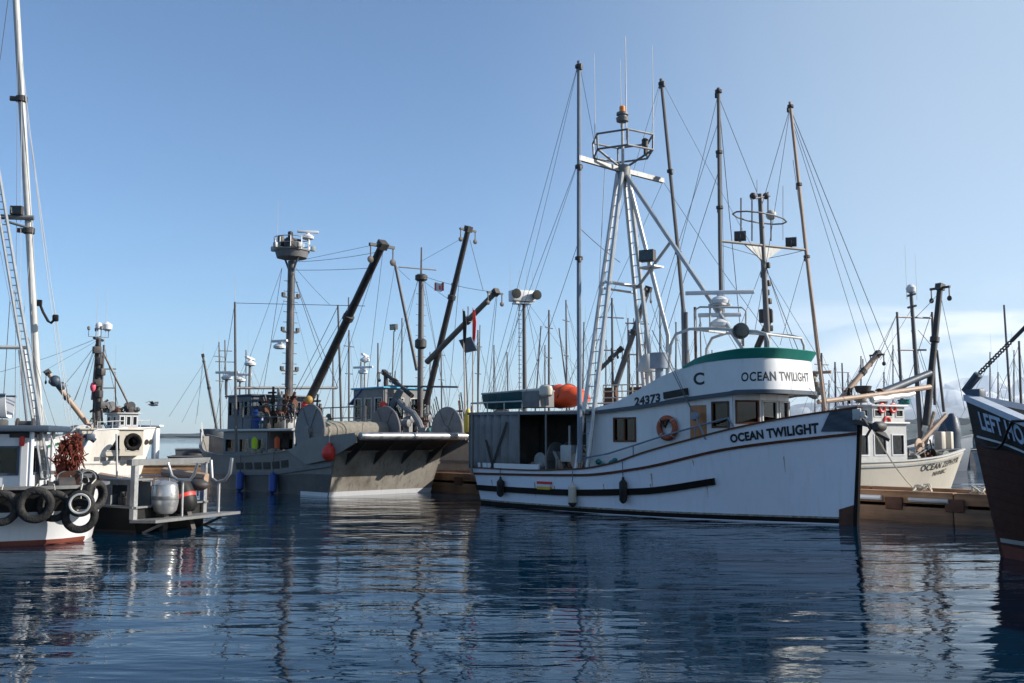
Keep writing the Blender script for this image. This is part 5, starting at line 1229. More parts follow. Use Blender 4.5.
for x, y, x2, y2 in ((897, 312, 902, 400), (932, 312, 935, 405), (937, 350, 944, 412)): mast(zf, zf.pl(x2, y2, 0), zf.pl(x, y, 0), .075, M_pole, nm='side_pole')
boom(zf, zf.pl(926, 425, -.3), zf.pl(940, 288, -.3), .17, M_boom, .13); boom(zf, zf.pl(880, 394, -.5), zf.pl(930, 373, -.5), .2, M_slate, .15, head=False)
boom(zf, zf.pl(840, 400, .2), zf.pl(877, 355, .2), .13, M_tan, .12, head=True)
mb = MB(); mb.tube([zf.pl(818, 402, -.7), zf.pl(875, 395, -.7), zf.pl(930, 387, -.7)], .10, .12); zf.add('spar', mb, M_tan); mb = MB(); mb.tube([zf.pl(872 + 7 * k, 400 - k, -.75) + V((0, 0, .03 * math.sin(k * 2.3))) for k in range(7)], .15, .1); zf.add('furled_sail', mb, M_white)
mb = MB(); q = zf.pl(863, 389, -.3); mb.lathe(q, (0, 0, 1), [(-.22, .1), (-.12, .3), (.12, .38), (.14, .3)], 14); mb.tube([q - V((0, 0, .6)), q], .04); zf.add('searchlight', mb, M_dark)
for k, (x, y) in enumerate(((893, 408), (887, 421), (882, 408))): zf.add('life_buoy', MB().torus(zf.pl(x, y, -.96), (0, 1, 0), .17, .06, 18, 8), M_red)
mb = MB()
for k in range(13):
    p = zf.pl(905 + k * 3.5, 446, random.uniform(-.9, .6)); p.z = 1.2; h = random.uniform(.4, 1.6); mb.bar(p, p + V((random.uniform(-.5, .5), random.uniform(-.2, .2), h)), .12, .14); mb.box(p + V((0, 0, h * .5)), (.4, .35, .3), random.random(), bev=.05)
clutter(zf, zf.pl(903, 446, -.8).x, zf.pl(938, 446, -.2).x, -.45, .45, 1.0, 22, 1.4, 9)
clutter(zf, zf.pl(903, 446, -.8).x, zf.pl(926, 446, -.2).x, -.6, .5, 1.0, 8, 1.2, 19, dark=False)
clutter(zf, zf.pl(860, 446, -.8).x, zf.pl(905, 446, -.2).x, -.7, .7, z1 + .9, 7, 1.0, 29)
mb = MB(); c = zf.pl(917, 445, -1.0); mb.lathe(c, (0.2, -1, 0), [(0, .22), (.05, .3), (.1, .3), (.12, .1), (.3, .1)], 18); zf.add('winch_head', mb, M_tan)
mb = MB(); c = zf.pl(940, 425, -.3); mb.tube([zf.pl(918, 445, -.4), zf.pl(946, 415, -.4)], .1); mb.tube([zf.pl(925, 446, .2), zf.pl(934, 412, .2)], .08); zf.add('davit', mb, M_tan)
for k in range(2):
    mb = MB(); c = zf.pl(940 + 8 * k, 436, -.2); mb.box(c - V((0, 0, .2)), (.3, .4, .8), .3 * k, bev=.04); zf.add('locker', mb, M_cream)
for (x, y), (x2, y2) in (((897, 314), (866, 372)), ((897, 314), (858, 404)), ((931, 314), (905, 390)), ((911, 310), (880, 360)), ((940, 292), (913, 320)), ((940, 292), (965, 410)), ((911, 300), (925, 420)), ((920, 350), (950, 440)), ((937, 352), (918, 330)), ((911, 330), (948, 440))): zf.wire(zf.pl(x, y, 0), zf.pl(x2, y2, 0), .013)
# ------------------------------------------------------------------ brown bow at the right edge
LA = (-.47, .883)
LB_ = 11.0; s0 = (9.55, 19.7)
lh = Boat('fishing_boat', 'brown and black bow lettered LEFT HO at the right edge', (s0[0] - LA[0] * LB_, s0[1] - LA[1] * LB_), LA, group=G)
hh = Hull(LB_, curve((0, 1.35), (.4, 1.4), (.65, 1.75), (.85, 2.45), (1, 3.05)), curve((0, 1.6), (.5, 1.9), (.75, 1.55), (.88, 1.0), (.96, .48), (1, .12)), curve((0, 1.3), (.5, 1.6), (.75, 1.0), (.88, .48), (.96, .2), (1, .05)), 1.0, .62, .1, 1.1, .5)
zst = curve((0, .9), (.5, 1.0), (.8, 1.75), (.93, 2.2), (1, 2.35))
hh.make(lh, [M_hook, M_blackp, M_bottom], lambda t, z, Z: 2 if z < .22 else (1 if z > zst(t) - .02 else 0))
lh.add('cap_rail', hh.cap(.24, .12), mat('pale_blue_rail', (.42, .47, .55), .5, dirt=.25)); lh.add('waterline_stripe', hh.strake(lambda t: .33, 0, .995, .012, .08), mat('dull_stripe', (.3, .29, .27), .6, dirt=.5)); lh.add('strake', hh.strake(zst, 0, .99, .03, .035), M_white)
# black topside panel with true edge
mb = MB()
for sd in (1, -1):
    rg = []
    for i in range(31): t = .3 + .685 * i / 30; rg.append([hh.surf(t, lerp(zst(t) + .02, hh.sheer(t) - .02, k / 6), sd, .008) for k in range(7)])
    mb.loft(rg, closed=False, cap0=False, cap1=False)
lh.add('topside_panel', mb, M_blackp)
ztx = lambda t: lerp(zst(t), hh.sheer(t), .26)
hh.text(lh, 'LEFT HO', 983, 1027, 1, ztx, .36, M_pale, .03, 1.05, off=.02)
mb = MB(); mb.tube([V((LB_ + .62 * max(z, -.3) / 3.05, 0, z)) for z in (-.6, 0, .8, 1.6, 2.4, 3.1)], .075); lh.add('stem', mb, M_hook)
fs0 = V((LB_ + .6, 0, 3.15)); mb = MB(); mb.tube([fs0 + V((-.15, 0, -.1)), fs0 + V((.1, 0, .12)), fs0 + V((-.2, 0, .42))], .09); mb.box(fs0 + V((-.12, 0, -.02)), (.34, .22, .3), bev=.04); lh.add('bow_fitting', mb, M_slate)
e0, e1 = fs0 + V((-.2, 0, .42)), lh.dp(1060, 292, 19.0)
L_ = (e1 - e0); mb = MB()
for k in range(13): c = e0 + L_.normalized() * (.06 + .066 * k); mb.torus(c, L_.cross(V((0, 0, 1))) if k % 2 else L_.cross(V((1, 0, .3))), .034, .018, 10, 6)
lh.add('chain', mb, M_dark); lh.add('forestay', MB().tube([e0 + L_.normalized() * .9, e1], .022).tube([e0 + L_.normalized() * .9, e0 + L_.normalized() * 2.3], .04).lathe(e0 + L_.normalized() * 1.6, L_, [(0, .03), (.05, .07), (.25, .07), (.3, .03)]), M_dark)
mast(lh, (6.2, 0, 1.2), (5.6, 0, 10), .13, M_pole); house(lh, 'wheelhouse', 2.6, 5.4, 1.2, .9, 3.0, M_white, 3, (.5, .85), M_brown)
q0 = hh.surf(.80, hh.sheer(.80) - .02, 1, .06); lh.add('mooring_line', MB().tube([hh.surf(t, hh.sheer(t) + dz, 1, .05 + .02 * k) for k, (t, dz) in enumerate(((.86, .12), (.885, .02), (.90, -.22), (.915, -.5), (.93, -.66), (.955, -.75), (.975, -.72)))], .025), M_blackp)
# ------------------------------------------------------------------ boat with tyres at the left edge
lb_ = Boat('fishing_boat', 'white boat hung with old tyres and a tall ladder mast at the left edge', (-9.75, 23.3), (-.97, -.243), group=G)
lhh = Hull(10.5, curve((0, 1.2), (.3, 1.2), (.7, 1.6), (1, 2.4)), curve((0, .8), (.02, 1.15), (.06, 1.45), (.2, 1.65), (.6, 1.65), (.85, .9), (1, .1)), curve((0, .55), (.02, .9), (.06, 1.25), (.2, 1.5), (.6, 1.4), (.85, .6), (1, .05)), .9, .3, .25, 1.2, .45)
lhh.make(lb_, [M_white, M_bottom, M_blackp], lambda t, z, Z: 1 if z < .05 else (2 if z > Z * .55 else 0)); lb_.add('cap_rail', lhh.cap(.16, .07), M_grey); lb_.add('boot_stripe', lhh.strake(lambda t: .07, 0, .98, .012, .09), M_bottom)
hu = lb_.pl(27, 470, 1.0).x; hz1 = lb_.pl(25, 434, 1.15).z
house(lb_, 'cabin', hu, hu + 4.5, 1.0, .8, hz1, M_white, 4, (.45, .82), M_slate, roofm=M_slate, ov=.0)
mb = MB(); ru = lb_.pl(49, 431, 1.3).x; mb.box((ru + 2.6, 0, hz1 + .12), (5.2, 2.6, .14), bev=.03); lb_.add('roof_overhang', mb, M_slate)
for s in (1, -1): lb_.tube('roof_post', [V((hu - .1, s * 1.15, .8)), V((hu - .1, s * 1.15, hz1 + .08))], .05, M_white)
lb_.add('red_locker', MB().box(lb_.pl(22, 441, 1.08), (.1, .08, .22), bev=.02), M_red)
mb = MB(); q = lb_.pl(24, 424, .9); mb.lathe(q - V((.2, 0, 0)), (1, 0, 0), [(0, .13), (.04, .13), (.05, .07), (.3, .07), (.31, .13), (.35, .13)], 14); mb.box(q - V((0, 0, .2)), (.5, .3, .2)); mb.box(q + V((.5, .05, -.05)), (.35, .3, .3), .4, bev=.04); lb_.add('winch', mb, M_dark)
m0, m1 = lb_.pl(43, 480, 0), lb_.pl(16, 0, 0); m2 = m1 + (m1 - m0) * .1; lb_.tube('mast', [m0, m1, m2], .085, M_lgrey, .065, n=10)
for y in (102, 235): q = m0.lerp(m1, (480 - y) / 480.0); lb_.add('mast_band', MB().lathe(q, (0, 0, 1), [(-.08, .1), (-.06, .13), (.06, .13), (.08, .1)], 10).box(q + V((.15, 0, 0)), (.2, .08, .1)), M_dark)
mb = MB(); a0, a1 = lb_.pl(46, 478, .35), lb_.pl(3, 218, .35); dd = (a1 - a0) * .3; w_ = V((.075, 0, 0))
mb.tube([a0 + w_, a1 + dd + w_], .035); mb.tube([a0 - w_, a1 + dd - w_], .035)
for i in range(44): q = a0.lerp(a1 + dd, i / 44); mb.tube([q - w_, q + w_], .013, n=5)
lb_.add('ladder', mb, M_alu)
mb = MB(); b0, b1 = lb_.pl(38, 440, -.5), lb_.pl(24, 350, -.3); mb.tube([b0, b1], .04); mb.tube([b0 + V((.2, 0, 0)), b1 + V((.1, 0, 0))], .03); lb_.add('ladder_brace', mb, M_alu)
lb_.add('cross_bar', MB().tube([lb_.pl(-20, 347, .1), lb_.pl(29, 347.5, .1)], .045), M_lgrey)
ca_ = lb_.pl(-18, 216, .1); cb_ = lb_.pl(34, 218, .1); lb_.add('cross_bar', MB().tube([ca_, cb_], .06).tube([lb_.pl(5, 221, .1), lb_.pl(29, 228, .1)], .03), M_dalu); flood(lb_, lb_.pl(18, 211, .1), (.2, 1, 0), .26)
mb = MB(); mb.tube([lb_.pl(x, y, .2) for x, y in ((39.5, 303), (43, 312), (48, 321), (51, 323), (55, 319))], .03); mb.box(lb_.pl(55.5, 318, .2), (.13, .1, .16), bev=.03); mb.box(lb_.pl(39.5, 303, .2), (.1, .1, .14)); lb_.add('hook_line', mb, M_blackp)
for (x, y), (x2, y2) in (((25, 95), (70, 425)), ((22, 60), (66, 420)), ((26, 110), (74, 430)), ((18, 20), (15, 430)), ((22, 60), (20, 425)), ((8, 0), (0, 60)), ((0, 250), (36, 430)), ((14, 290), (70, 470)), ((34, 220), (20, 350)), ((40, 400), (62, 470)), ((30, 240), (34, 430)), ((10, 300), (2, 420))): lb_.wire(lb_.pl(x, y, .1), lb_.pl(x2, y2, .1), .007, m=M_lgrey if x > 20 else M_wire)
q = lb_.w(V((hu + 1.0, .35, hz1 + .3))); skiff('skiff', 'small white skiff with dark rim on the cabin roof at the left edge', q + V((.5, 0, .05)), math.atan2(-.243, -.97), 2.4, 1.1, .5, M_white, M_slate)
def tyre(px, py, Rr, label, v=1.78, nrm=(0, 1, 0), white=False, ang=None):
    p = lb_.pl(px, py, v); w = lb_.w(p); n = lb_.m.to_3x3() @ V(nrm); e = thing('tyre', label, 'tyre', w - V((0, 0, Rr)), 0, 'old tyres hung as fenders')
    mb = MB(); c = V((0, 0, Rr)); prof = []
    for k in range(14): a = 2 * math.pi * k / 14; prof.append((math.copysign(abs(math.sin(a)) ** .6, math.sin(a)) * .1, Rr * .78 + Rr * .22 * math.copysign(abs(math.cos(a)) ** .7, math.cos(a))))
    prof.append(prof[0]); mb.lathe(c, n, prof, 40, cap=False); mb.build('tread', M_black, e)
    if white: MB().lathe(c, n, [(.096, Rr * .60), (.112, Rr * .64), (.114, Rr * .74), (.098, Rr * .78)], 40, cap=False).build('whitewall', M_lgrey, e)
    top = lb_.m.to_3x3() @ (V((0, 1.7 - v, 0))); MB().tube([c + V((0, 0, Rr * .6)), c + V((0, 0, Rr * 1.02)), V((top.x, top.y, Rr + lb_.w(V((0, 0, 1.32))).z - w.z))], .014, n=5).build('rope', M_rope, e)
tyre(1, 508, .38, 'black tyre cut by the left edge, leftmost of the row'); tyre(35.5, 505, .385, 'large worn grey tyre in full view, second of the row from the left', 1.84)
tyre(54, 506, .34, 'black tyre half hidden behind the large worn grey tyre', 1.60); tyre(80.5, 503.5, .285, 'tyre with a pale white wall ring at the stern of the tyre boat', 1.85, white=True)
tyre(80, 516, .37, 'tyre below and behind the white wall tyre, touching the water side', 1.66); tyre(95, 495, .33, 'tyre seen nearly edge on at the stern corner beside the aluminium skiff', 1.2, (-.85, .5, 0))
# hanging rust red net with blue davit
q = lb_.pl(69, 457, .3); mb = MB()
for k in range(330):
    z = random.uniform(-.6, .5); r = .30 * (1 - max(0, z) * 1.0) * (1 if z > -.2 else .55); c = q + V((random.uniform(-r, r) - z * .14, random.uniform(-r, r) * .7, z)); d = V((random.uniform(-.12, .12), random.uniform(-.1, .1), random.uniform(-.22, .1)))
    mb.tube([c - d * .6, c + V((random.uniform(-.04, .04), 0, 0)), c + d], random.uniform(.007, .019), n=5)
for k in range(60): z = random.uniform(-.3, .35); c = q + V((random.uniform(-.2, .2) - z * .14, random.uniform(-.12, .12), z)); mb.ball(c, random.uniform(.03, .065), 1, .8, 1.3, 6)
for k in range(26): a = q + V((random.uniform(-.22, .2), random.uniform(-.2, .2), -.1)); mb.tube([a, a + V((random.uniform(-.1, .1), 0, -.2)), a + V((random.uniform(-.12, .12), 0, -random.uniform(.3, .75)))], .012, n=5)
mb.bm.transform(lb_.m); mb.solo('hanging_net', M_rednet, 'rust red net bundle hanging from a davit on the tyre boat', 'net')
mb = MB(); p = lb_.pl(76, 480, .1); p2 = lb_.pl(74, 436, .1); mb.tube([p, p2, lb_.pl(88, 436, .1), lb_.pl(95, 441, .1)], .06); lb_.add('davit', mb, M_slate)
mb = MB(); c = lb_.pl(90, 437, .1); mb.box(c, (.2, .16, .16), .4, bev=.03); lb_.add('davit_motor', mb, M_slate)
mb = MB()
for k in range(10): p = lb_.pl(52 + k * 4.5, 480, random.uniform(-.6, .9)); p.z = 1.0; h = random.uniform(.2, .6); mb.box(p + V((0, 0, h / 2)), (.3, .3, h), random.random(), bev=.04); mb.tube([p, p + V((random.uniform(-.2, .2), 0, h + .3))], .03)
clutter(lb_, lb_.pl(92, 480, .2).x, lb_.pl(48, 480, .2).x, -.9, 1.0, .85, 16, .9, 3)
mb = MB()
for k in range(5): mb.torus(lb_.pl(64 + k * 6, 478 + (k % 2) * 5, .9), (random.uniform(-1, 1), 1, .3), random.uniform(.10, .17), .018, 18, 6)
lb_.add('hose', mb, M_dalu)
# ------------------------------------------------------------------ aluminium workboat with outboards
ask = Boat('aluminium_workboat', 'aluminium workboat with a square gantry and outboard motors beside the tyre boat', (-8.72, 25.9), (-.93, .37), 'boat', G)
ah = Hull(5.6, curve((0, .58), (.6, .7), (1, 1.0)), curve((0, 1.35), (.6, 1.4), (.85, 1.0), (1, .3)), curve((0, 1.25), (.6, 1.2), (.85, .6), (1, .08)), .5, .4, .0, 1.2, .45)
ah.make(ask, [M_blackp, M_dbottom], lambda t, z, Z: 1 if z < .05 else 0, M_dalu); ask.add('cap_rail', ah.cap(.14, .05), M_dalu)  # hull coloured black to carry the shade under the platform
mb = MB(); mb.plate([(-.02, 1.5, .25), (-.02, -1.6, .25), (-.9, -1.65, .28), (-.9, 1.6, .28)], (0, 0, .07)); ask.add('swim_platform', mb, M_dalu)
for v in (1.1, -1.1): ask.add('platform_brace', MB().bar((-.02, v, -.05), (-.7, v, .23), .06, .06), M_dalu)
pz = ask.pl(140, 460, 1.3).z
for v in (1.3, -1.3): ask.add('gantry_post', MB().bar((.05, v, .32), (.05, v, pz - .14), .13, .13, V((1, 0, 0))), M_alu)
mb = MB(); mb.bar((.05, 1.5, pz - .06), (.05, -1.45, pz - .06), .16, .15); 
ask.add('gantry_beam', mb, M_dalu)
mb = MB(); mb.tube([ask.pl(x, y, .2) for x, y in ((168, 463), (172, 476), (178, 480), (190, 480), (194, 475), (198, 463))], .04); q = ask.pl(183, 480, .2); mb.tube([q, V((q.x, q.y, .3))], .03); ask.add('pipe_hoop', mb, M_alu)
mb = MB(); mb.tube([ask.pl(x, y, -1.3) for x, y in ((211, 460), (212, 478), (217, 482), (225, 480), (230, 473), (232, 458))], .045); q = ask.pl(219, 482, -1.3); mb.tube([q, V((q.x, q.y, .3))], .04); ask.add('pipe_hoop', mb, M_alu)
mb = MB(); c0, c1 = ask.pl(110, 508, 1.1), ask.pl(137, 486, 1.1); uu = sorted((c0.x, c1.x)); mb.wall((uu[0], 1.28), (uu[1], 1.28), .5, 1.25, [(.12, uu[1] - uu[0] - .2, .62, 1.15)], .05); mb.box(((uu[0] + uu[1]) / 2, .95, 1.27), (uu[1] - uu[0] + .06, .75, .04)); mb.box(((uu[0] + uu[1]) / 2, .6, .86), (uu[1] - uu[0], .04, .7)); ask.add('console', mb, M_dalu)
mb = MB()
for k in range(5): mb.lathe((lerp(uu[0] + .25, uu[1] - .3, k / 4), 1.0 + .1 * (k % 2), .62), (0, 0, 1), [(0, .08), (.2, .09), (.25, .04), (.35, .04)], 10)
ask.add('battery', mb, M_dark)
ask.tube('pole', [ask.pl(117, 485, 1.2), ask.pl(116.5, 434, 1.2)], .025, M_lgrey); mb = MB()
for k in range(14): p = V((random.uniform(.5, 3.2), random.uniform(-1, .4), .55)); mb.tube([p, p + V((random.uniform(-.3, .3), random.uniform(-.3, .3), random.uniform(.2, .7)))], .03); mb.box(p + V((0, 0, .15)), (.3, .25, .25), random.random(), bev=.04)
clutter(ask, .5, 3.4, -1, .6, .5, 14, .8, 2)
for k, (p, q) in enumerate((((100, 477), (140, 484)), ((164, 472), (207, 478)))): mb = MB(); mb.tube([ask.pl(*p, -1.0), ask.pl(*q, -1.0)], .13); mb.bm.transform(ask.m); mb.solo('boom_log', M_tan, ['pale round log lying across the workboat left of its gantry', 'pale round log lying inside the workboat under its gantry'][k], 'log')
rails(ask, [V((.2, -1.25, .75)), V((1.2, -1.27, .76)), V((2.2, -1.28, .78))], .5, M_alu, .025)
def outboard(px, py, v, label, mc, band, tilt, w=.5):
    p = ask.pl(px, py, v); o = ask.w(V((p.x, p.y, .40))); e = thing('outboard_motor', label, 'outboard motor', o, math.atan2(.37, -.93), 'outboard motors of the workboat'); T = Matrix.Rotation(tilt, 4, 'Y')
    def ell(zs): return [[T @ V((math.cos(a) * rx * (1.0), math.sin(a) * ry, z)) for a in [2 * math.pi * k / 20 for k in range(20)]] for rx, ry, z in zs]
    b = MB().loft(ell([(.2, .17, .02), (.29, .26, .1), (.33, .30, .3), (.33, .30, .55), (.30, .28, .72)])); b.build('cowl', mc, e)
    MB().loft(ell([(.302, .282, .724), (.30, .28, .745), (.22, .2, .80), (.08, .08, .83)])).build('cowl_top', mc, e)
    MB().loft(ell([(.332, .302, .36), (.336, .306, .38), (.336, .306, .44), (.332, .302, .46)])).build('band', band, e)
    MB().bar(T @ V((0, 0, .1)), T @ V((.05, 0, -.7)), .16, .12).bar(T @ V((.05, 0, -.7)), T @ V((-.12, 0, -.72)), .1, .06).build('leg', M_dark, e)
    pr = MB()
    for k in range(3): a = R(120 * k); pr.plate([T @ V((-.14, 0, -.7)), T @ V((-.16, math.cos(a) * .17 - math.sin(a) * .05, -.7 + math.sin(a) * .17 + math.cos(a) * .05)), T @ V((-.13, math.cos(a) * .17 + math.sin(a) * .05, -.7 + math.sin(a) * .17 - math.cos(a) * .05))], (.012, 0, 0))
    pr.build('propeller', M_alu, e); return e
ob = outboard(165, 508, .55, 'big silver outboard motor upright on the workboat stern', mat('silver_cowl', (.52, .52, .52), .32, .75, dirt=.25), M_dalu, 0)
outboard(188, 508, -.1, 'black outboard motor tilted up beside the silver one', M_blackp, M_red, R(24), .4)
mb = MB(); q = ask.pl(198, 485, -.7); mb.ball(q, .28, 1.1, .9, .55); mb.bm.transform(ask.m); mb.solo('float', M_dark, 'dark oval float resting inside the workboat by its right gantry post', 'float')
# ------------------------------------------------------------------ white fishing boat further back on the left
wb = Boat('fishing_boat', 'lit cream white fishing boat with black mast far back on the left', (-32.6, 58.0), (.80, .60), group=G)
wh = Hull(11.0, curve((0, 1.55), (.5, 1.45), (.62, 1.55), (.69, 2.75), (1, 2.95)), curve((0, 1.9), (.5, 2.2), (.75, 1.9), (.9, 1.0), (1, .12)), curve((0, 1.7), (.5, 2.0), (.75, 1.3), (.9, .5), (1, .05)), .9, .8, .1, 1.2, .4)
wh.make(wb, [M_wbhull, M_dbottom], lambda t, z, Z: 1 if z < .05 else 0); wb.add('cap_rail', wh.cap(.14, .06), M_white); wb.add('rub_rail', wh.strake(lambda t: .75, 0, .97, .06, .1), M_lgrey)
for i in range(4):
    x = 94 + i * 7; zc = lambda t: 1.0; t0, t1 = wh.tpx(wb, x, zc, -1), wh.tpx(wb, x + 5.2, zc, -1); mb = MB(); mb.plate([wh.surf(t0, .9, -1, .01), wh.surf(t1, .9, -1, .01), wh.surf(t1, 1.15, -1, .01), wh.surf(t0, 1.15, -1, .01)], wh.out(t0, 1, -1) * .012); wb.add('scupper', mb, M_dalu)
h0, h1 = wb.pl(119, 440, -1.5).x, wb.pl(143, 440, -1.5).x; zt_ = wb.pl(130, 414, -1.5).z
house(wb, 'deckhouse', h0 - 2.2, h1, 1.5, 1.2, wb.pl(130, 430, -1.5).z, M_cream, 3, (.2, .8), M_lgrey); house(wb, 'wheelhouse', h0, h1 - .3, 1.3, wb.pl(130, 429, -1.5).z, zt_, M_lgrey, 3, (.25, .85), M_white)
um3 = wb.pl(98, 430, 0).x; mast(wb, (um3, 0, 1), wb.pl(98.5, 338, 0), .2, M_boom, .16, arms=((.99, 1.6, 1.0), (.62, 1.2, 1.0)), steps=12); topgear(wb, wb.pl(98.5, 337, 0), .6)
wb.add('radome', MB().lathe(wb.pl(107, 331, 0), (0, 0, 1), [(0, .1), (.1, .3), (.4, .32), (.6, .05)]), M_white)
for a, b in (((103, 352), (133, 413)), ((104, 345), (101, 410)), ((92, 400), (97, 345))): wb.tube('mast_stay_leg', [wb.pl(*b, 0), wb.pl(*a, 0)], .07, M_pole)
for y in (369, 388): wb.tube('ladder_bar', [wb.pl(99, y, 0), wb.pl(116, y, 0)], .04, M_pole)
for x in (96, 105, 114): antenna(wb, wb.pl(x, 345 if x < 110 else 400, 0), 3.5, .02)
boom(wb, wb.pl(96, 435, -.5), wb.pl(48, 373, -.5), .17, M_tan, .14); mb = MB(); mb.ball(wb.pl(55, 381, -.6), .35); mb.ball(wb.pl(61, 386, -.6), .28); wb.add('boom_block', mb, M_slate)
wb.add('buoy', MB().ball(wb.pl(93, 387, -.3), .25, .7, .7, 1.2), mat('pink_plastic', (.65, .08, .14), .5))
mb = MB()
for k in range(14): p = wb.pl(80 + k * 3.2, 440, random.uniform(-1, .8)); p.z = 1.2; h = random.uniform(.8, 2.6); mb.bar(p, p + V((random.uniform(-.4, .4), random.uniform(-.3, .3), h)), .16, .2); mb.box(p + V((0, 0, h * .6)), (.5, .5, .45), random.random(), bev=.05)
clutter(wb, wb.pl(78, 440, 0).x, wb.pl(122, 440, 0).x, -1.5, 1.5, 1.3, 20, 2.8, 7)
clutter(wb, h0 - .5, h1, -1, 1, zt_ + .1, 8, .7, 17)
for (x, y), (x2, y2), r in (((93, 420), (96, 350), .06), ((102, 425), (101, 352), .07), ((92, 398), (106, 408), .05), ((95, 372), (103, 372), .05), ((96, 357), (103, 357), .05), ((90, 412), (108, 400), .07), ((116, 415), (115, 372), .04)):
    wb.tube('mast_brace', [wb.pl(x, y, .3), wb.pl(x2, y2, .3)], r, M_boom)
for k in range(6): wb.add('mast_fitting', MB().box(wb.pl(97 + (k % 3) * 2, 350 + k * 11, -.2), (.5, .35, .45), k, bev=.05), M_dark); mb = MB(); mb.torus(wb.pl(133, 442, -2.45), (0, 1, 0), .42, .13); wb.add('tyre_fender', mb, M_black)
drum(wb, wb.pl(79, 440, 0).x, -.9, .9, 2.3, .75, .3, M_lgrey)
for (x, y), (x2, y2) in (((97, 345), (70, 410)), ((98, 342), (78, 420)), ((98, 342), (60, 390)), ((98, 338), (0, 372)), ((98, 340), (20, 385)), ((97, 340), (75, 400)), ((104, 345), (118, 405))): wb.wire(wb.pl(x, y, 0), wb.pl(x2, y2, 0), .015)
# ------------------------------------------------------------------ work barge with an upturned grey tub, white dock gate
bg_ = Boat('work_barge', 'low black barge carrying a dark grey tub, far back left of the grey seine boat', (-24.4, 72), (.98, .2), 'barge')
mb = MB(); rg = []
for i in range(7): t = i / 6; rg.append([(t * 5.4, 1.6, .95), (t * 5.4, 1.5, -.3), (t * 5.4, -1.5, -.3), (t * 5.4, -1.6, .95)])
mb.loft(rg); bg_.add('hull', mb, M_blackp); bg_.add('coaming', MB().tube([(0, -1.6, 1.0), (5.4, -1.6, 1.0), (5.4, 1.6, 1.0), (0, 1.6, 1.0), (0, -1.6, 1.0)], .06), M_grey)
mb = MB(); rg = []
for z, s in ((1.7, .55), (1.95, .9), (2.4, 1.0), (2.9, 1.02), (2.95, 1.0)): rg.append([(3.0 + math.cos(a) * 1.05 * s, math.sin(a) * 1.0 * s, z) for a in [2 * math.pi * k / 24 for k in range(24)]])
mb.loft(rg); bg_.add('tub', mb, mat('blue_grey_tub', (.06, .075, .09), .6, dirt=.5, streak=.4)); bg_.add('tub_stand', MB().box((3.0, 0, 1.35), (.9, .8, .8)).box((3.8, .2, 1.35), (.25, 1.2, .8)), M_tan)
rails(bg_, [V((4.0, -.6, 2.2)), V((4.9, -.6, 1.9)), V((5.3, -.6, 1.4))], .8, M_cream, .05); bg_.add('net_heap', MB().ball((1.5, 0, 1.1), .6, 1.3, 1, .6), M_dark)
gt = Boat('dock_gate', 'white two post dock gate standing beside the black barge', (-26.6, 72), (1, 0), 'gate')
for x in (.35, 1.25): mb = MB(); mb.box((x - .25, .2, 1.3), (.34, .7, 3.6), bev=.03); gt.add('post', mb, M_white)
mb = MB(); mb.box((.55, .2, 3.17), (1.7, .9, .14), bev=.03); gt.add('lintel', mb, M_white)
dk2 = Boat('floating_dock', 'low dark dock float far back on the left below the white boat', (-34, 63), (.985, .17), 'dock'); mb = MB(); beam(mb, 0, 22, 0, 2.4, -.3, .5); dk2.add('float', mb, M_timber); mb = MB(); beam(mb, 0, 22, -.05, 2.45, .505, .58); dk2.add('deck', mb, M_plank)
# ------------------------------------------------------------------ boats far behind
def far_boat(label, o, ax, L, hm, hse, m_list, wires=(), bm=M_dbottom, hc=None):
    b = Boat('fishing_boat', label, o, ax, group=G); h = Hull(L, curve((0, 1.3), (.5, 1.4), (.8, 1.9), (1, 2.5)), curve((0, 1.6), (.5, 2.0), (.75, 1.6), (.9, .9), (1, .1)), curve((0, 1.4), (.5, 1.8), (.75, 1.2), (.9, .5), (1, .05)), .9, .5, .1, 1.2, .5)
    h.make(b, [hm, bm], lambda t, z, Z: 1 if z < .05 else 0, n=24); b.add('cap_rail', h.cap(n=24), M_lgrey)
    for u0, u1, hv, z0, z1, n in hse: house(b, 'wheelhouse', u0, u1, hv, z0, z1, hc or M_white, n, (.45, .82), M_lgrey)
    for p, q, r, kind in m_list:
        v = 0
        if kind == 'b': boom(b, b.pl(*p, 0), b.pl(*q, 0), r, M_pole)
        else: mast(b, b.pl(*p, 0), b.pl(*q, 0), r, M_pole, arms=((.85, 1.4, .8), (.6, 1.0, .8)) if kind == 'm' else ())
    for p, q in wires: b.wire(b.pl(*p, 0), b.pl(*q, 0), .014)
    b.h = h; return b
ft = far_boat('fishing boat with a tall light tower far behind the canvas shelter', (-3.5, 66), (.9, .43), 12, M_white, [(2, 7, 1.4, .9, 3.0, 3)], [((525, 430), (524, 303), .17, 'p')], wires=(((520, 305), (500, 420)), ((527, 305), (548, 425)), ((519, 303), (490, 415)), ((528, 303), (585, 380)), ((526, 304), (570, 430))))
p = ft.pl(522, 297, 0); ft.add('lamp_platform', MB().box(p + V((0, 0, .05)), (1.7, .8, .75), bev=.04).box(p - V((0, 0, .45)), (1.2, .7, .12)), M_white)
for s in (-1, 1): ft.add('floodlight', MB().lathe(p + V((s * .78, -.45, .1)), (0, -1, 0), [(0, .2), (.2, .32), (.33, .34), (.34, .25)], 16), M_blackp)
for dx in (-.9, -.2, .35, .8): antenna(ft, p + V((dx, 0, .4)), 1.5 + .5 * (dx < -.5), .018)
mb = MB()
for i in range(26): q = ft.pl(521.5, 306 + i * 4.5, 0); mb.tube([q - V((.25, 0, 0)), q], .02, n=5)
mb.tube([ft.pl(519, 305, 0), ft.pl(519.5, 425, 0)], .03); ft.add('tower_ladder', mb, M_pole)
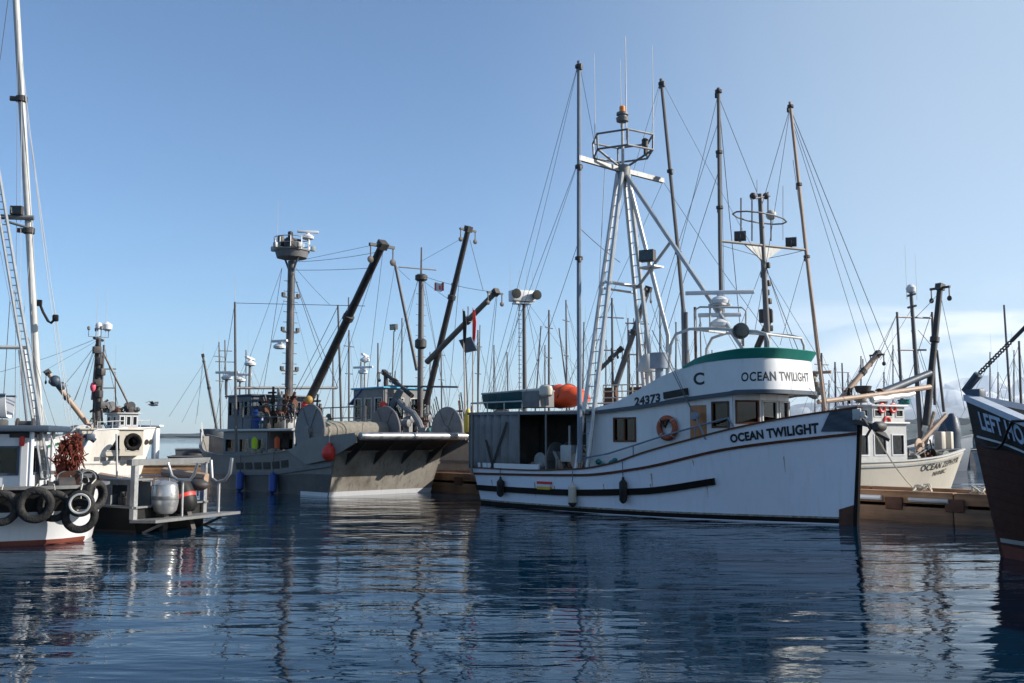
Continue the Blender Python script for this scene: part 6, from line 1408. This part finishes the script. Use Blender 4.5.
far_boat('fishing boat with thin bare masts far behind the teal skiff', (.0, 78), (.95, .3), 10, M_cream, [(3, 6, 1.2, .9, 2.8, 3)], [((549, 430), (549, 310), .1, 'm'), ((534, 430), (541, 326), .07, 'p'), ((572, 430), (559, 328), .07, 'p')], wires=(((549, 312), (500, 425)), ((549, 312), (595, 425)), ((541, 328), (530, 420)), ((559, 330), (580, 425))))
fr_ = far_boat('fishing boat with railed top deck and long wooden boom behind the ladder mast', (2.0, 56), (.9, -.43), 13, M_white, [(2, 8, 1.6, .9, 3.7, 4)], [((611, 400), (648, 290), .17, 'b'), ((597, 372), (620, 350), .13, 'b'), ((613, 430), (612, 298), .08, 'm'), ((638, 430), (637, 305), .09, 'm'), ((630, 420), (629, 330), .05, 'p')], wires=(((648, 292), (600, 420)), ((648, 293), (690, 420)), ((612, 300), (570, 420)), ((637, 307), (680, 400)), ((637, 308), (655, 400)), ((612, 300), (640, 410))))
zz = fr_.pl(620, 402, -1.5).z
rails(fr_, [fr_.pl(x, 0, -1.5).xy.to_3d() + V((0, 0, zz - .1)) for x in (600, 609, 618, 628, 638, 649, 660)], 1.0, M_cream, .035, 3)
for x in (611, 637): fr_.add('locker', MB().box(V((fr_.pl(x, 400, -.8).x, -.8, zz + .3)), (.7, .5, 1.0), bev=.05), M_rust)
far_boat('white boat with two short crosstree masts far behind the bow of the white boat', (22.5, 74), (.95, -.3), 10, M_white, [(3, 6, 1.3, .9, 2.8, 3)], [((823, 430), (821.5, 353), .1, 'm'), ((836, 425), (835, 362), .09, 'p'), ((844, 425), (842, 363), .08, 'm')], wires=(((822, 355), (800, 420)), ((835, 364), (850, 420)), ((835, 364), (822, 420)), ((822, 354), (850, 415))))
far_boat('boat with a thin tall pole and crosstree mast beyond the brown bow', (31.5, 66), (.95, .3), 10, M_lgrey, [(2, 6, 1.3, .9, 2.4, 3)], [((1012, 430), (1004, 305), .09, 'p'), ((1022, 430), (1019, 341), .1, 'm')], wires=(((1019, 345), (990, 412)), ((1019, 345), (1030, 410)), ((1004, 308), (1012, 420))))
far_boat('small white boat with dark waterline between the cream hull and brown bow', (29.5, 62), (.97, -.22), 8, M_white, [], [], bm=M_slate)
mb = MB(); q = at(951, 428, 58); rd = random.Random(3); mb.loft([[q + V((math.cos(a) * r * (1 + .18 * math.sin(a * 3 + z)) + .12 * z, math.sin(a) * r, z)) for a in [R(22.5 * k) for k in range(16)]] for r, z in ((.62, -2.0), (.7, -1.4), (.6, -.8), (.66, -.3), (.5, .2), (.34, .6), (.12, .85))]); mb.solo('covered_winch', M_slate, 'dark blue covered deck gear beyond the bow of the cream hulled boat', 'deck gear')
gb = far_boat('white boat with green stripe behind the tyre boat cabin', (-33, 52), (.95, .3), 9, M_white, [(3, 6.5, 1.2, .9, 2.6, 3)], [], hc=M_white)
for x in (146.5, 151.5):
    zc = lambda t: 2.05; t = wh.tpx(wb, x, zc, -1); o_ = wh.out(t, 2.05, -1); wb.add('porthole', MB().lathe(wh.surf(t, 2.05, -1, .0), o_, [(0, .17), (.03, .17), (.031, .12)], 14), M_blackp)
rails(wb, [wh.pt(t, wh.sheer(t), -1) + V((0, .08, .05)) for t in (.7, .78, .86, .93, .98)], .45, M_lgrey, .025, 1)
gb.add('green_stripe', gb.h.strake(lambda t: gb.h.sheer(t) - .35, 0, .98, .03, .14), mat('green_paint', (.01, .16, .06), .5))
# gull
q = at(153, 404.5, 50); e = thing('gull', 'gull gliding with spread wings above the far white boat', 'bird', q)
MB().lathe((-.25, 0, 0), (1, 0, -.05), [(0, .01), (.08, .05), (.22, .085), (.38, .06), (.46, .045), (.52, .01)], 10).build('body', M_lgrey, e)
for s in (-1, 1): MB().loft([[(.1, s * .04, .03), (-.08, s * .04, .03), (-.08, s * .04, .0), (.1, s * .04, .0)], [(.13, s * .4, .16), (-.05, s * .4, .15), (-.05, s * .4, .135), (.13, s * .4, .145)], [(-.02, s * .8, .08), (-.09, s * .8, .075), (-.09, s * .8, .065), (-.02, s * .8, .065)]]).build('wing', M_grey, e)

for (x, y), q in (((790, 112), (877, 357)), ((791, 118), (868, 368)), ((790, 108), (905, 392))):
    rt.wire(rt.pl(x, y, v1), rt.i @ zf.w(zf.pl(q[0], q[1], .2)), .013)

# ------------------------------------------------------------------ rows of boats far behind, mostly masts in view
def mastrow(label, px, Y, masts, ax=(.95, .3), hm=M_white, L=10, wires=4, seed=1, top=None):
    rd = random.Random(seed); c = at(px, 460, Y); o = (c.x - ax[0] * L * .45, Y - ax[1] * L * .45)
    b = far_boat(label, o, ax, L, hm, [(L * .28, L * .58, 1.25, .9, 2.9, 3)], [((x + dx, 440), (x, y), r, k) for x, y, dx, r, k in masts], hc=hm)
    for x, y, dx, r, k in masts:
        for _ in range(wires): b.wire(b.pl(x, y + rd.uniform(0, 12), 0), b.pl(x + rd.uniform(-38, 38), rd.uniform(412, 440), 0), .013)
        if rd.random() < .7: antenna(b, b.pl(x + rd.uniform(-2, 2), y + 2, 0), rd.uniform(1, 2.2), .014)
    return b
mastrow('fishing boat with three thin masts far behind the gap left of the tall ladder mast', 575, 84, [(566, 300, 1, .09, 'm'), (584, 322, -2, .08, 'p'), (545, 345, 0, .07, 'p')], seed=3)
mastrow('fishing boat with light masts far behind the tall ladder mast and its far leg', 640, 80, [(628, 318, 0, .08, 'p'), (645, 330, 2, .1, 'm'), (660, 300, 0, .08, 'p'), (606, 340, 0, .06, 'p')], hm=M_cream, seed=4)
mastrow('fishing boat with dark thin masts far behind the wheelhouse exhaust stacks', 690, 88, [(676, 322, 0, .09, 'm'), (700, 316, 3, .08, 'p'), (712, 350, 0, .07, 'p')], hm=M_grey, seed=5)
mastrow('fishing boat with slim masts far behind the bundle of marker poles', 482, 86, [(478, 330, 0, .09, 'm'), (494, 345, 0, .07, 'p'), (507, 352, 2, .07, 'p')], hm=M_lgrey, seed=6)
mastrow('fishing boat with slim masts far behind the net drum of the grey seine boat', 345, 84, [(333, 352, 0, .08, 'p'), (349, 330, 0, .09, 'm'), (361, 362, 0, .07, 'p')], hm=M_cream, seed=7)
mastrow('fishing boat with thin masts far behind the tan seine boat booms', 405, 90, [(402, 318, 0, .08, 'p'), (441, 340, 1, .08, 'm'), (430, 352, 0, .07, 'p')], hm=M_tan, seed=8)
mastrow('fishing boat with crowded masts far behind the cream boat wheelhouse', 872, 82, [(861, 356, 0, .08, 'm'), (884, 372, 0, .08, 'm'), (893, 345, 0, .07, 'p'), (852, 380, 0, .06, 'p')], seed=9)
mastrow('fishing boat with low masts far behind the slanting wooden boom', 838, 96, [(829, 380, 0, .08, 'p'), (848, 372, 0, .09, 'm'), (815, 372, 0, .07, 'p')], hm=M_lgrey, seed=10)
mastrow('fishing boat with thin masts far behind the brown bow at the right edge', 1000, 88, [(990, 352, 0, .07, 'p'), (998, 372, 0, .08, 'm'), (1014, 350, 0, .07, 'p')], hm=M_grey, seed=11)
mastrow('fishing boat with a short mast far behind the wheelhouse of the grey seine boat', 228, 92, [(219, 342, 2, .08, 'm'), (246, 350, 0, .07, 'p'), (203, 356, 16, .14, 'b')], hm=M_grey, seed=12)
